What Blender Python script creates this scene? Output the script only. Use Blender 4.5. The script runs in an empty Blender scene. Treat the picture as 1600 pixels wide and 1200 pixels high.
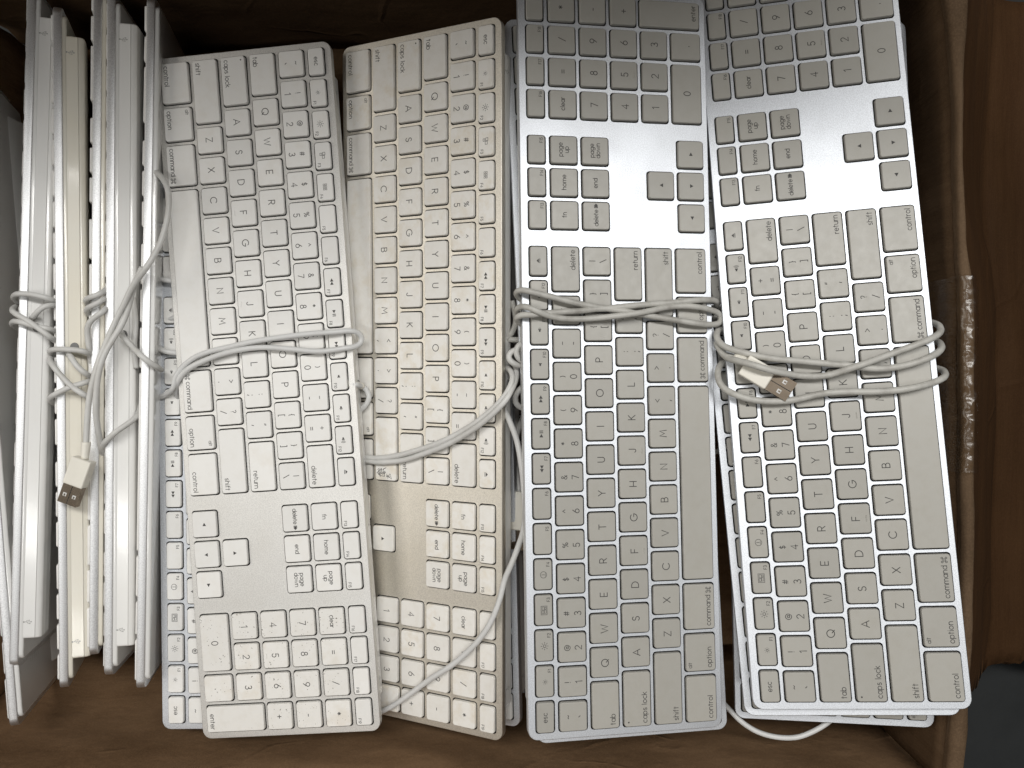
import bpy, bmesh, math, random
from mathutils import Vector, Matrix
from mathutils import noise as mnoise
from mathutils.geometry import delaunay_2d_cdt

random.seed(7)
scene = bpy.context.scene
COL = scene.collection
MM = 0.001
CAM_H = 0.600

# ------------------------------------------------------------------ camera, world, lamps, exposure
cam_d = bpy.data.cameras.new('camera')
cam = bpy.data.objects.new('camera', cam_d)
COL.objects.link(cam)
cam.location = (0, 0, CAM_H)
cam.rotation_euler = (0, 0, 0)
cam_d.sensor_fit = 'HORIZONTAL'
cam_d.sensor_width = 36.0
cam_d.lens = 36.0 * 1207.16 / 1600.0
cam_d.clip_start = 0.01
cam_d.clip_end = 50
scene.camera = cam

world = bpy.data.worlds.new('World')
scene.world = world
world.use_nodes = True
bg = world.node_tree.nodes['Background']
bg.inputs[0].default_value = (0.88, 0.96, 1.0, 1)
bg.inputs[1].default_value = 0.022

def lamp(name, loc, size, power, target, color):
    d = bpy.data.lights.new(name, 'AREA')
    d.shape = 'RECTANGLE'
    d.size, d.size_y = size
    d.energy = power
    d.color = color
    o = bpy.data.objects.new(name, d)
    COL.objects.link(o)
    o.location = loc
    v = Vector(target) - Vector(loc)
    o.rotation_euler = v.to_track_quat('-Z', 'Y').to_euler()
    return o
# fluorescent ceiling fittings over the bench
lamp('ceiling_lamp', (0.25, 0.80, 2.30), (2.6, 0.32), 49, (0.1, 0.1, 0.1), (1.0, 0.99, 0.965))
lamp('ceiling_lamp', (-0.45, -0.48, 2.30), (1.5, 0.14), 9.5, (-0.2, 0.0, 0.1), (1.0, 0.99, 0.965))
lamp('side_lamp', (-2.30, 0.05, 1.60), (1.6, 1.3), 17, (-0.1, 0.0, 0.1), (1.0, 0.95, 0.87))
scene.view_settings.view_transform = 'Standard'
scene.view_settings.look = 'None'
scene.view_settings.exposure = -0.08
scene.view_settings.gamma = 1.0

# ------------------------------------------------------------------ materials
def new_mat(name):
    m = bpy.data.materials.new(name)
    m.use_nodes = True
    nt = m.node_tree
    return m, nt, nt.nodes['Principled BSDF']

def N(nt, t, **k):
    n = nt.nodes.new(t)
    for a, b in k.items():
        setattr(n, a, b)
    return n

def coords(nt, per_object=True):
    tc = N(nt, 'ShaderNodeTexCoord')
    if not per_object:
        return tc.outputs['Object'], None
    oi = N(nt, 'ShaderNodeObjectInfo')
    mul = N(nt, 'ShaderNodeMath', operation='MULTIPLY'); mul.inputs[1].default_value = 7.3
    nt.links.new(oi.outputs['Random'], mul.inputs[0])
    add = N(nt, 'ShaderNodeVectorMath', operation='ADD')
    nt.links.new(tc.outputs['Object'], add.inputs[0])
    nt.links.new(mul.outputs[0], add.inputs[1])
    return add.outputs[0], oi.outputs['Random']

def noise(nt, vec, scale, detail=3, rough=0.55):
    n = N(nt, 'ShaderNodeTexNoise')
    n.inputs['Scale'].default_value = scale
    n.inputs['Detail'].default_value = detail
    n.inputs['Roughness'].default_value = rough
    nt.links.new(vec, n.inputs['Vector'])
    return n.outputs['Fac']

def ramp(nt, fac, a, b, ca=(0, 0, 0, 1), cb=(1, 1, 1, 1)):
    r = N(nt, 'ShaderNodeValToRGB')
    r.color_ramp.elements[0].position = a
    r.color_ramp.elements[0].color = ca
    r.color_ramp.elements[1].position = b
    r.color_ramp.elements[1].color = cb
    nt.links.new(fac, r.inputs[0])
    return r.outputs[0]

def mix(nt, fac, a, b, mode='MIX'):
    m = N(nt, 'ShaderNodeMix', data_type='RGBA', blend_type=mode)
    for sock, v in ((m.inputs[0], fac), (m.inputs[6], a), (m.inputs[7], b)):
        if hasattr(v, 'is_linked'):
            nt.links.new(v, sock)
        elif isinstance(v, (int, float)):
            sock.default_value = v
        else:
            sock.default_value = (*v, 1)
    return m.outputs[2]

def math_n(nt, op, a, b):
    m = N(nt, 'ShaderNodeMath', operation=op)
    for s, v in ((m.inputs[0], a), (m.inputs[1], b)):
        if hasattr(v, 'is_linked'):
            nt.links.new(v, s)
        else:
            s.default_value = v
    return m.outputs[0]

def bump(nt, bsdf, h, strength, dist):
    b = N(nt, 'ShaderNodeBump')
    b.inputs['Strength'].default_value = strength
    b.inputs['Distance'].default_value = dist
    nt.links.new(h, b.inputs['Height'])
    nt.links.new(b.outputs[0], bsdf.inputs['Normal'])

def key_plastic(name, base, dirt, speck=0.0, stain=0.0, stain_col=(0.42, 0.33, 0.20), rough=0.42):
    m, nt, b = new_mat(name)
    v, rnd = coords(nt)
    # slight tone difference from key to key
    tone = math_n(nt, 'MULTIPLY_ADD', rnd, 0.10)
    tone.node.inputs[2].default_value = 0.95
    c = mix(nt, 1.0, base, base)
    cm = N(nt, 'ShaderNodeVectorMath', operation='SCALE')
    nt.links.new(c, cm.inputs[0]); nt.links.new(tone, cm.inputs[3])
    col = cm.outputs[0]
    # finger grime in soft clouds
    g = ramp(nt, noise(nt, v, 170, 4, 0.6), 0.46, 0.78)
    gf = math_n(nt, 'MULTIPLY', g, dirt)
    col = mix(nt, gf, col, tuple(x * y for x, y in zip(base, (0.66, 0.60, 0.48))))
    if stain:
        s = ramp(nt, noise(nt, v, 95, 5, 0.62), 0.48, 0.66)
        pick = ramp(nt, rnd, 0.45, 0.75)
        sf = math_n(nt, 'MULTIPLY', math_n(nt, 'MULTIPLY', s, pick), stain)
        col = mix(nt, sf, col, stain_col)
    if speck:
        s = ramp(nt, noise(nt, v, 800, 2, 0.5), 0.665, 0.71)
        area = ramp(nt, noise(nt, v, 60, 2, 0.5), 0.44, 0.56)
        sf = math_n(nt, 'MULTIPLY', math_n(nt, 'MULTIPLY', s, area), speck)
        col = mix(nt, sf, col, (0.10, 0.085, 0.065))
    nt.links.new(col, b.inputs['Base Color'])
    r = math_n(nt, 'MULTIPLY_ADD', noise(nt, v, 220, 3), 0.25)
    r.node.inputs[2].default_value = rough - 0.12
    nt.links.new(r, b.inputs['Roughness'])
    b.inputs['Specular IOR Level'].default_value = 0.35
    bump(nt, b, noise(nt, v, 2600, 1), 0.10, 0.00012)
    return m

def metal(name, base, rough, grime, grime_col, speck=0.25):
    m, nt, b = new_mat(name)
    v, rnd = coords(nt)
    g = noise(nt, v, 1700, 1, 0.5)
    col = mix(nt, ramp(nt, g, 0.30, 0.70), tuple(x * 0.86 for x in base), tuple(min(1, x * 1.07) for x in base))
    big = ramp(nt, noise(nt, v, 26, 5, 0.62), 0.42, 0.75)
    col = mix(nt, math_n(nt, 'MULTIPLY', big, grime), col, grime_col)
    s = ramp(nt, noise(nt, v, 420, 3, 0.6), 0.70, 0.76)
    col = mix(nt, math_n(nt, 'MULTIPLY', s, speck), col, tuple(x * 0.25 for x in base))
    nt.links.new(col, b.inputs['Base Color'])
    b.inputs['Metallic'].default_value = 1.0
    r = math_n(nt, 'MULTIPLY_ADD', big, 0.05)
    r.node.inputs[2].default_value = rough
    nt.links.new(r, b.inputs['Roughness'])
    bump(nt, b, g, 0.16, 0.0002)
    return m

def plain(name, base, rough, dirt=0.2, dirt_col=None, scale=40, coat=0.0, spec=0.5, bumpy=0.0, bscale=300, metallic=0.0):
    m, nt, b = new_mat(name)
    v, rnd = coords(nt)
    d = ramp(nt, noise(nt, v, scale, 5, 0.62), 0.44, 0.74)
    dc = dirt_col or tuple(x * 0.6 for x in base)
    col = mix(nt, math_n(nt, 'MULTIPLY', d, dirt), base, dc)
    nt.links.new(col, b.inputs['Base Color'])
    b.inputs['Roughness'].default_value = rough
    b.inputs['Metallic'].default_value = metallic
    b.inputs['Coat Weight'].default_value = coat
    b.inputs['Coat Roughness'].default_value = 0.08
    b.inputs['Specular IOR Level'].default_value = spec
    if bumpy:
        bump(nt, b, noise(nt, v, bscale, 4), bumpy, 0.001)
    return m

def cardboard(name, base, tone2, streak=(6, 60, 6)):
    m, nt, b = new_mat(name)
    tc = N(nt, 'ShaderNodeTexCoord')
    mp = N(nt, 'ShaderNodeMapping')
    mp.inputs['Scale'].default_value = streak
    nt.links.new(tc.outputs['Object'], mp.inputs[0])
    n1 = noise(nt, mp.outputs[0], 2.2, 6, 0.65)
    n2 = noise(nt, tc.outputs['Object'], 9, 5, 0.6)
    n3 = noise(nt, tc.outputs['Object'], 900, 2, 0.6)
    col = mix(nt, ramp(nt, n1, 0.32, 0.70), base, tone2)
    col = mix(nt, math_n(nt, 'MULTIPLY', ramp(nt, n2, 0.45, 0.72), 0.45), col, tuple(x * 0.62 for x in base))
    col = mix(nt, math_n(nt, 'MULTIPLY', ramp(nt, n3, 0.42, 0.7), 0.22), col, tuple(x * 1.5 for x in tone2))
    nt.links.new(col, b.inputs['Base Color'])
    b.inputs['Roughness'].default_value = 0.78
    b.inputs['Specular IOR Level'].default_value = 0.12
    vo = N(nt, 'ShaderNodeTexVoronoi', feature='DISTANCE_TO_EDGE')
    vo.inputs['Scale'].default_value = 9
    wv = N(nt, 'ShaderNodeVectorMath', operation='SCALE'); wv.inputs[3].default_value = 0.12
    nc = N(nt, 'ShaderNodeTexNoise'); nc.inputs['Scale'].default_value = 11
    nt.links.new(tc.outputs['Object'], nc.inputs['Vector']); nt.links.new(nc.outputs['Color'], wv.inputs[0])
    av = N(nt, 'ShaderNodeVectorMath', operation='ADD')
    nt.links.new(tc.outputs['Object'], av.inputs[0]); nt.links.new(wv.outputs[0], av.inputs[1])
    nt.links.new(av.outputs[0], vo.inputs['Vector'])
    crease = math_n(nt, 'MULTIPLY', ramp(nt, vo.outputs['Distance'], 0.0, 0.035, (1, 1, 1, 1), (0, 0, 0, 1)), ramp(nt, n2, 0.48, 0.62))
    hh = math_n(nt, 'ADD', math_n(nt, 'MULTIPLY', n2, 3.0), math_n(nt, 'MULTIPLY', n1, 1.2))
    hh = math_n(nt, 'ADD', hh, math_n(nt, 'MULTIPLY', crease, 0.5))
    bump(nt, b, hh, 0.55, 0.002)
    return m

M = {}
M['key_white'] = key_plastic('white key plastic', (0.80, 0.79, 0.765), 0.12, speck=0.0, stain=0.10, stain_col=(0.68, 0.58, 0.45))
M['key_specked'] = key_plastic('specked white key plastic', (0.80, 0.785, 0.75), 0.18, speck=0.9, stain=0.25, stain_col=(0.62, 0.52, 0.38))
M['key_aged'] = key_plastic('aged key plastic', (0.785, 0.765, 0.725), 0.22, stain=0.45, stain_col=(0.66, 0.575, 0.43))
M['key_grey'] = key_plastic('grey beige key plastic', (0.405, 0.392, 0.357), 0.12, stain=0.10, stain_col=(0.37, 0.34, 0.28), rough=0.36)
M['alu'] = metal('brushed silver aluminium', (0.76, 0.785, 0.825), 0.53, 0.12, (0.63, 0.63, 0.63))
M['alu_lit'] = metal('lit silver aluminium edge', (0.86, 0.865, 0.87), 0.50, 0.12, (0.74, 0.74, 0.74))  # lighter copy of the aluminium; shine of the upright edges put into the colour
M['alu_dusty'] = metal('dusty silver aluminium', (0.76, 0.75, 0.725), 0.54, 0.25, (0.64, 0.61, 0.56), speck=0.6)
M['alu_yellow'] = metal('tan aluminium', (0.77, 0.735, 0.665), 0.48, 0.35, (0.66, 0.605, 0.50), speck=0.5)  # tan metal with deeper tan patches
M['well'] = plain('black key well', (0.012, 0.012, 0.013), 0.7, 0.0)
M['ink'] = plain('grey key print', (0.070, 0.068, 0.066), 0.6, 0.0, spec=0.2)
M['faint'] = plain('faint grey mark', (0.32, 0.315, 0.30), 0.5, 0.0)
M['shell'] = plain('white glossy plastic', (0.80, 0.795, 0.775), 0.22, 0.10, (0.68, 0.64, 0.57), 30, coat=0.5)
M['shell_cream'] = plain('creamed white plastic', (0.80, 0.765, 0.67), 0.24, 0.25, (0.74, 0.66, 0.50), 22, coat=0.4)
M['cable'] = plain('grey white cable jacket', (0.60, 0.595, 0.575), 0.42, 0.55, (0.40, 0.385, 0.35), 60, spec=0.45, bumpy=0.08, bscale=500)
M['cable_worn'] = plain('worn grey cable jacket', (0.50, 0.49, 0.455), 0.45, 0.75, (0.24, 0.225, 0.20), 75, spec=0.4, bumpy=0.10, bscale=500)
M['cable_white'] = plain('clean white cable jacket', (0.64, 0.64, 0.63), 0.38, 0.35, (0.46, 0.455, 0.43), 60)
M['plug'] = plain('ivory plug plastic', (0.78, 0.75, 0.67), 0.35, 0.15, None, 60)
M['steel'] = plain('plug steel', (0.27, 0.22, 0.17), 0.26, 0.5, (0.17, 0.125, 0.085), 120, metallic=1.0)
M['grommet'] = plain('dark grey grommet', (0.20, 0.20, 0.195), 0.6, 0.2)
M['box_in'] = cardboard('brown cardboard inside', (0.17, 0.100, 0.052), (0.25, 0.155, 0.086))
M['box_shaded'] = cardboard('shaded brown cardboard', (0.085, 0.050, 0.026), (0.12, 0.074, 0.041))  # same cardboard, with the shade on far and right walls mixed into its colour
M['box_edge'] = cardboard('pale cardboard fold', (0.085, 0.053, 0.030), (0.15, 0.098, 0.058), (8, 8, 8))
M['box_flap_shaded'] = cardboard('shaded cardboard flap', (0.042, 0.019, 0.007), (0.056, 0.027, 0.0105), (50, 5, 8))  # flap colour darkened to stand for the light that misses it
M['ground'] = plain('dark concrete', (0.016, 0.0175, 0.018), 0.9, 0.6, (0.008, 0.009, 0.0095), 30, bumpy=0.3, bscale=120)
mt, nt, bs = new_mat('clear packing tape film')
tr = N(nt, 'ShaderNodeBsdfTransparent'); tr.inputs[0].default_value = (0.97, 0.96, 0.94, 1)
gl = N(nt, 'ShaderNodeBsdfGlossy'); gl.inputs['Roughness'].default_value = 0.24
bp = N(nt, 'ShaderNodeBump'); bp.inputs['Strength'].default_value = 0.22; bp.inputs['Distance'].default_value = 0.002
tc = N(nt, 'ShaderNodeTexCoord')
nt.links.new(noise(nt, tc.outputs['Object'], 130, 3), bp.inputs['Height'])
nt.links.new(bp.outputs[0], gl.inputs['Normal'])
ms = N(nt, 'ShaderNodeMixShader'); ms.inputs[0].default_value = 0.035
nt.links.new(tr.outputs[0], ms.inputs[1]); nt.links.new(gl.outputs[0], ms.inputs[2])
nt.links.new(ms.outputs[0], nt.nodes['Material Output'].inputs['Surface'])
M['tape'] = mt

# ------------------------------------------------------------------ object helpers
def empty(name, loc=(0, 0, 0), rot=None):
    o = bpy.data.objects.new(name, None)
    COL.objects.link(o)
    o.empty_display_size = 0.02
    if rot is not None:
        o.matrix_world = Matrix.Translation(loc) @ rot.to_4x4()
    else:
        o.location = loc
    return o

def tag(o, label=None, cat=None, group=None, kind=None):
    if label: o['label'] = label
    if cat: o['category'] = cat
    if group: o['group'] = group
    if kind: o['kind'] = kind
    return o

def mesh(name, verts, faces, mats, idx=None, smooth=None):
    me = bpy.data.meshes.new(name)
    me.from_pydata(verts, [], faces)
    for m in mats:
        me.materials.append(m)
    if idx: me.polygons.foreach_set('material_index', idx)
    if smooth is True: me.polygons.foreach_set('use_smooth', [True] * len(faces))
    elif smooth: me.polygons.foreach_set('use_smooth', smooth)
    me.update()
    return me

def link(name, me, parent=None, loc=(0, 0, 0)):
    o = bpy.data.objects.new(name, me)
    COL.objects.link(o)
    o.location = loc
    if parent: o.parent = parent
    return o

# ------------------------------------------------------------------ single-line lettering
def arc(cx, cy, rx, ry, a0, a1, n=10):
    return [(cx + rx * math.cos(math.radians(a0 + (a1 - a0) * i / n)), cy + ry * math.sin(math.radians(a0 + (a1 - a0) * i / n))) for i in range(n + 1)]
X = 0.68   # x-height
G = {
 'A': (.86, [[(0, 0), (.43, 1), (.86, 0)], [(.15, .33), (.71, .33)]]),
 'B': (.60, [[(0, .53), (.32, .53)] + arc(.34, .265, .26, .265, 90, -90) + [(0, 0), (0, 1)] + arc(.32, .765, .22, .235, 90, -90)]),
 'C': (.90, [arc(.5, .5, .5, .5, 42, 318, 14)]),
 'D': (.78, [[(0, 0), (0, 1)] + arc(.28, .5, .5, .5, 90, -90, 12) + [(0, 0)]]),
 'E': (.52, [[(.52, 1), (0, 1), (0, 0), (.52, 0)], [(0, .45), (.46, .45)]]),
 'F': (.50, [[(.50, 1), (0, 1), (0, 0)], [(0, .50), (.44, .50)]]),
 'G': (.98, [arc(.5, .5, .5, .5, 45, 360, 14) + [(.60, .5)]]),
 'H': (.68, [[(0, 0), (0, 1)], [(.68, 0), (.68, 1)], [(0, .45), (.68, .45)]]),
 'I': (.06, [[(.03, 0), (.03, 1)]]),
 'J': (.42, [[(.42, 1)] + arc(.21, .22, .21, .22, 0, -170, 8)]),
 'K': (.62, [[(0, 0), (0, 1)], [(.58, 1), (.02, .46)], [(.16, .58), (.62, 0)]]),
 'L': (.48, [[(0, 1), (0, 0), (.48, 0)]]),
 'M': (.92, [[(0, 0), (.12, 1), (.46, .30), (.80, 1), (.92, 0)]]),
 'N': (.70, [[(0, 0), (0, 1), (.70, 0), (.70, 1)]]),
 'O': (1.0, [arc(.5, .5, .5, .5, 0, 360, 18)]),
 'P': (.56, [[(0, 0), (0, 1)] + arc(.29, .73, .27, .27, 90, -90) + [(0, .46)]]),
 'Q': (1.0, [arc(.5, .5, .5, .5, 0, 360, 18), [(.58, .32), (.95, -.02)]]),
 'R': (.60, [[(0, 0), (0, 1)] + arc(.30, .73, .27, .27, 90, -90) + [(0, .46)], [(.28, .46), (.60, 0)]]),
 'S': (.56, [arc(.29, .755, .235, .245, 25, 250, 9) + arc(.28, .265, .27, .265, 70, -155, 9)]),
 'T': (.64, [[(0, 1), (.64, 1)], [(.32, 1), (.32, 0)]]),
 'U': (.66, [[(0, 1)] + arc(.33, .33, .33, .33, 180, 360, 12) + [(.66, 1)]]),
 'V': (.78, [[(0, 1), (.39, 0), (.78, 1)]]),
 'W': (1.12, [[(0, 1), (.29, 0), (.56, .86), (.83, 0), (1.12, 1)]]),
 'X': (.70, [[(0, 1), (.70, 0)], [(.70, 1), (0, 0)]]),
 'Y': (.72, [[(0, 1), (.36, .46), (.72, 1)], [(.36, .46), (.36, 0)]]),
 'Z': (.62, [[(0, 1), (.62, 1), (0, 0), (.62, 0)]]),
 '0': (.58, [arc(.29, .5, .29, .5, 0, 360, 18)]),
 '1': (.24, [[(0, .80), (.22, 1), (.22, 0)]]),
 '2': (.56, [arc(.28, .72, .27, .28, 165, -35, 9) + [(0, 0), (.56, 0)]]),
 '3': (.54, [arc(.26, .755, .23, .245, 150, -90, 8) + arc(.26, .26, .27, .26, 90, -155, 9)]),
 '4': (.62, [[(.46, 0), (.46, 1), (0, .30), (.62, .30)]]),
 '5': (.54, [[(.50, 1), (.10, 1), (.05, .54)] + arc(.26, .31, .27, .31, 120, -155, 10)]),
 '6': (.58, [[(.44, 1), (.24, .74), (.05, .42)], arc(.29, .30, .29, .30, 0, 360, 16)]),
 '7': (.54, [[(0, 1), (.54, 1), (.18, 0)]]),
 '8': (.54, [arc(.27, .76, .21, .24, 0, 360, 14), arc(.27, .27, .27, .27, 0, 360, 14)]),
 '9': (.58, [[(.14, 0), (.34, .26), (.53, .58)], arc(.29, .70, .29, .30, 0, 360, 16)]),
 'a': (.62, [arc(.31, .34, .31, .34, 0, 360, 12), [(.62, X), (.62, 0)]]),
 'b': (.62, [[(0, 1), (0, 0)], arc(.31, .34, .31, .34, 0, 360, 12)]),
 'c': (.52, [arc(.31, .34, .31, .34, 50, 310, 10)]),
 'd': (.62, [arc(.31, .34, .31, .34, 0, 360, 12), [(.62, 1), (.62, 0)]]),
 'e': (.60, [[(0, .34), (.60, .34)] + arc(.31, .34, .30, .34, 0, 318, 12)]),
 'f': (.36, [arc(.33, .78, .19, .22, 95, 180, 5) + [(.14, 0)], [(0, X), (.34, X)]]),
 'g': (.62, [arc(.31, .34, .31, .34, 0, 360, 12), [(.62, X)] + arc(.31, -.08, .31, .24, 0, -150, 8)]),
 'h': (.54, [[(0, 1), (0, 0)], arc(.27, .40, .27, .28, 180, 0, 8) + [(.54, 0)]]),
 'i': (.06, [[(.03, X), (.03, 0)], [(.03, .93), (.03, .96)]]),
 'k': (.50, [[(0, 1), (0, 0)], [(.46, X), (.02, .30)], [(.14, .40), (.50, 0)]]),
 'l': (.06, [[(.03, 1), (.03, 0)]]),
 'm': (.90, [[(0, X), (0, 0)], arc(.225, .43, .225, .25, 180, 0, 7) + [(.45, 0)], arc(.675, .43, .225, .25, 180, 0, 7) + [(.90, 0)]]),
 'n': (.54, [[(0, X), (0, 0)], arc(.27, .40, .27, .28, 180, 0, 8) + [(.54, 0)]]),
 'o': (.64, [arc(.32, .34, .32, .34, 0, 360, 12)]),
 'p': (.62, [[(0, X), (0, -.30)], arc(.31, .34, .31, .34, 0, 360, 12)]),
 'r': (.30, [[(0, X), (0, 0)], arc(.28, .38, .28, .29, 180, 85, 5)]),
 's': (.42, [arc(.21, .50, .18, .17, 35, 255, 7) + arc(.21, .175, .20, .175, 75, -150, 7)]),
 't': (.34, [[(.14, .92), (.14, 0)], [(0, X), (.34, X)]]),
 'u': (.54, [[(0, X)] + arc(.27, .28, .27, .28, 180, 360, 8), [(.54, X), (.54, 0)]]),
 'w': (.86, [[(0, X), (.22, 0), (.43, .60), (.64, 0), (.86, X)]]),
 ' ': (.25, []),
 '~': (.56, [[(0, .42), (.10, .54), (.20, .54), (.36, .44), (.46, .44), (.56, .58)]]),
 '`': (.18, [[(0, .62), (.18, .40)]]),
 '!': (.06, [[(.03, 1), (.03, .30)], [(.03, .02), (.03, .05)]]),
 '@': (.92, [arc(.46, .45, .17, .20, 0, 360, 10), [(.64, .64), (.62, .30)] + arc(.76, .34, .13, .10, 200, 360, 4) + arc(.46, .45, .46, .50, 10, 315, 14)]),
 '#': (.66, [[(.14, .05), (.26, .95)], [(.42, .05), (.54, .95)], [(.02, .66), (.66, .66)], [(0, .34), (.62, .34)]]),
 '$': (.50, [arc(.25, .68, .20, .20, 25, 250, 8) + arc(.25, .30, .23, .21, 70, -155, 8), [(.25, 1.05), (.25, -.05)]]),
 '%': (.86, [[(.66, 1), (.20, 0)], arc(.18, .75, .16, .20, 0, 360, 10), arc(.68, .25, .16, .20, 0, 360, 10)]),
 '^': (.50, [[(0, .45), (.25, .85), (.50, .45)]]),
 '&': (.66, [[(.66, 0), (.16, .68)] + arc(.30, .80, .17, .18, 200, -20, 8) + [(.12, .42)] + arc(.28, .23, .26, .22, 135, 330, 8) + [(.62, .46)]]),
 '*': (.40, [[(.20, .40), (.20, .90)], [(0, .53), (.40, .77)], [(0, .77), (.40, .53)]]),
 '(': (.18, [arc(.45, .45, .45, .62, 132, 228, 7)]),
 ')': (.18, [arc(-.27, .45, .45, .62, 48, -48, 7)]),
 '-': (.34, [[(0, .42), (.34, .42)]]),
 '_': (.50, [[(0, .40), (.50, .40)]]),
 '=': (.50, [[(0, .58), (.50, .58)], [(0, .30), (.50, .30)]]),
 '+': (.54, [[(0, .45), (.54, .45)], [(.27, .16), (.27, .74)]]),
 '[': (.20, [[(.20, 1.0), (0, 1.0), (0, -.1), (.20, -.1)]]),
 ']': (.20, [[(0, 1.0), (.20, 1.0), (.20, -.1), (0, -.1)]]),
 '{': (.24, [[(.24, 1.0), (.12, .94), (.12, .55), (0, .45), (.12, .35), (.12, -.04), (.24, -.1)]]),
 '}': (.24, [[(0, 1.0), (.12, .94), (.12, .55), (.24, .45), (.12, .35), (.12, -.04), (0, -.1)]]),
 '|': (.06, [[(.03, 1.0), (.03, -.05)]]),
 '\\': (.46, [[(0, 1.0), (.46, 0)]]),
 '/': (.46, [[(0, 0), (.46, 1.0)]]),
 ':': (.06, [[(.03, .60), (.03, .70)], [(.03, .04), (.03, .14)]]),
 ';': (.12, [[(.09, .60), (.09, .70)], [(.09, .12), (0, -.14)]]),
 '"': (.32, [[(.12, 1), (.02, .68)], [(.32, 1), (.22, .68)]]),
 "'": (.12, [[(.12, .55), (.02, .22)]]),
 '<': (.50, [[(.50, .80), (0, .45), (.50, .10)]]),
 '>': (.50, [[(0, .80), (.50, .45), (0, .10)]]),
 ',': (.12, [[(.12, .16), (0, -.14)]]),
 '.': (.06, [[(.03, 0), (.03, .12)]]),
 '?': (.46, [arc(.23, .76, .22, .24, 165, -60, 8) + [(.23, .42), (.23, .28)], [(.23, .02), (.23, .05)]]),
}

def text_width(s, size, gap=.20):
    return sum(G[c][0] for c in s) * size + gap * size * (len(s) - 1)

def text(s, size, x, y, w, anchor='c', gap=.20):
    """strokes of a line of print; x,y is the baseline point of the anchor"""
    tw = text_width(s, size, gap)
    px = x - tw / 2 if anchor == 'c' else (x if anchor == 'l' else x - tw)
    out = []
    for c in s:
        gw, st = G[c]
        for p in st:
            out.append(('s', [(px + q[0] * size, y + q[1] * size) for q in p], w))
        px += (gw + gap) * size
    return out

def ribbon(pts, w, z, V, F):
    n = len(pts)
    closed = n > 3 and math.hypot(pts[0][0] - pts[-1][0], pts[0][1] - pts[-1][1]) < 1e-6
    if closed:
        pts = pts[:-1]; n -= 1
    h = w / 2
    L = []
    b0 = len(V)
    for i in range(n):
        a = pts[(i - 1) % n] if (closed or i > 0) else None
        c = pts[(i + 1) % n] if (closed or i < n - 1) else None
        p = pts[i]
        def nrm(q, r):
            dx, dy = r[0] - q[0], r[1] - q[1]; l = math.hypot(dx, dy) or 1
            return (-dy / l, dx / l)
        if a and c:
            n1, n2 = nrm(a, p), nrm(p, c)
            mx, my = n1[0] + n2[0], n1[1] + n2[1]; l = math.hypot(mx, my)
            if l < .35: mx, my = n2; k = 1
            else:
                mx, my = mx / l, my / l; k = min(1.7, 1 / max(.3, mx * n1[0] + my * n1[1]))
        else:
            mx, my = nrm(p, c) if c else nrm(a, p); k = 1
        V.append((p[0] + mx * h * k, p[1] + my * h * k, z)); V.append((p[0] - mx * h * k, p[1] - my * h * k, z))
    m = n if closed else n - 1
    for i in range(m):
        j = (i + 1) % n
        F.append((b0 + 2 * i, b0 + 2 * i + 1, b0 + 2 * j + 1, b0 + 2 * j))
    if not closed:
        for e, i, o in ((0, 0, 1), (n - 1, n - 1, -1)):
            p, q = pts[i], pts[i + o]
            dx, dy = p[0] - q[0], p[1] - q[1]; l = math.hypot(dx, dy) or 1
            dx, dy = dx / l * h, dy / l * h
            k0 = len(V)
            V.append((p[0] + dx * .8 - dy * .6, p[1] + dy * .8 + dx * .6, z)); V.append((p[0] + dx * .8 + dy * .6, p[1] + dy * .8 - dx * .6, z))
            A_, B_ = b0 + 2 * i, b0 + 2 * i + 1
            if o == 1: F.append((A_, k0 + 1, k0, B_) if False else (B_, A_, k0 + 1, k0))
            else: F.append((A_, B_, k0 + 1, k0))

def print_mesh(items, z, V, F):
    """items: ('s', points, width) strokes or ('f', points) fills, in mm"""
    for i, it in enumerate(items):
        zz = z + (i % 6) * .004
        if it[0] == 's':
            ribbon(it[1], it[2], zz, V, F)
        else:
            b = len(V)
            V.extend((p[0], p[1], zz) for p in it[1])
            F.append(tuple(range(b, b + len(it[1]))))

# ------------------------------------------------------------------ keyboard layout (mm; x along the length from the left of the main block, y 0 at the Q row)
U = 19.05
G1, G2 = 7.4, 7.9
KEYS = []      # id, cx, cy, hole w, hole h
def K(i, x0u, wu, cy, h, off=0.0):
    KEYS.append((i, off + (x0u + wu / 2) * U - 1.25 + 1.25, cy, wu * U - 1.5, h))
HL = 17.1
fu = 14.5 / 14
for i, k in enumerate(['esc'] + ['F%d' % j for j in range(1, 13)] + ['eject']):
    K(k, i * fu, fu, 34.5, 11.3)
for i, k in enumerate('`1234567890-='): K(k, i, 1, 18.6, HL)
K('delete', 13, 1.5, 18.6, HL)
K('tab', 0, 1.5, 0, HL)
for i, k in enumerate('QWERTYUIOP[]\\'): K(k, 1.5 + i, 1, 0, HL)
K('caps', 0, 1.75, -18.55, HL)
for i, k in enumerate("ASDFGHJKL;'"): K(k, 1.75 + i, 1, -18.55, HL)
K('return', 12.75, 1.75, -18.55, HL)
K('lshift', 0, 2.25, -37.1, HL)
for i, k in enumerate('ZXCVBNM,./'): K(k, 2.25 + i, 1, -37.1, HL)
K('rshift', 12.25, 2.25, -37.1, HL)
BC, BH = -56.7, 19.2
for k, a, b in (('lctrl', 0, 1.5), ('lopt', 1.5, 1.25), ('lcmd', 2.75, 1.5), ('space', 4.25, 6), ('rcmd', 10.25, 1.5), ('ropt', 11.75, 1.25), ('rctrl', 13, 1.5)): K(k, a, b, BC, BH)
ON = 14.5 * U + G1
OP = ON + 3 * U + G2
for i in range(3): K('F%d' % (13 + i), i, 1, 34.5, 11.3, ON)
for i in range(4): K('F%d' % (16 + i), i, 1, 34.5, 11.3, OP)
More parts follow.
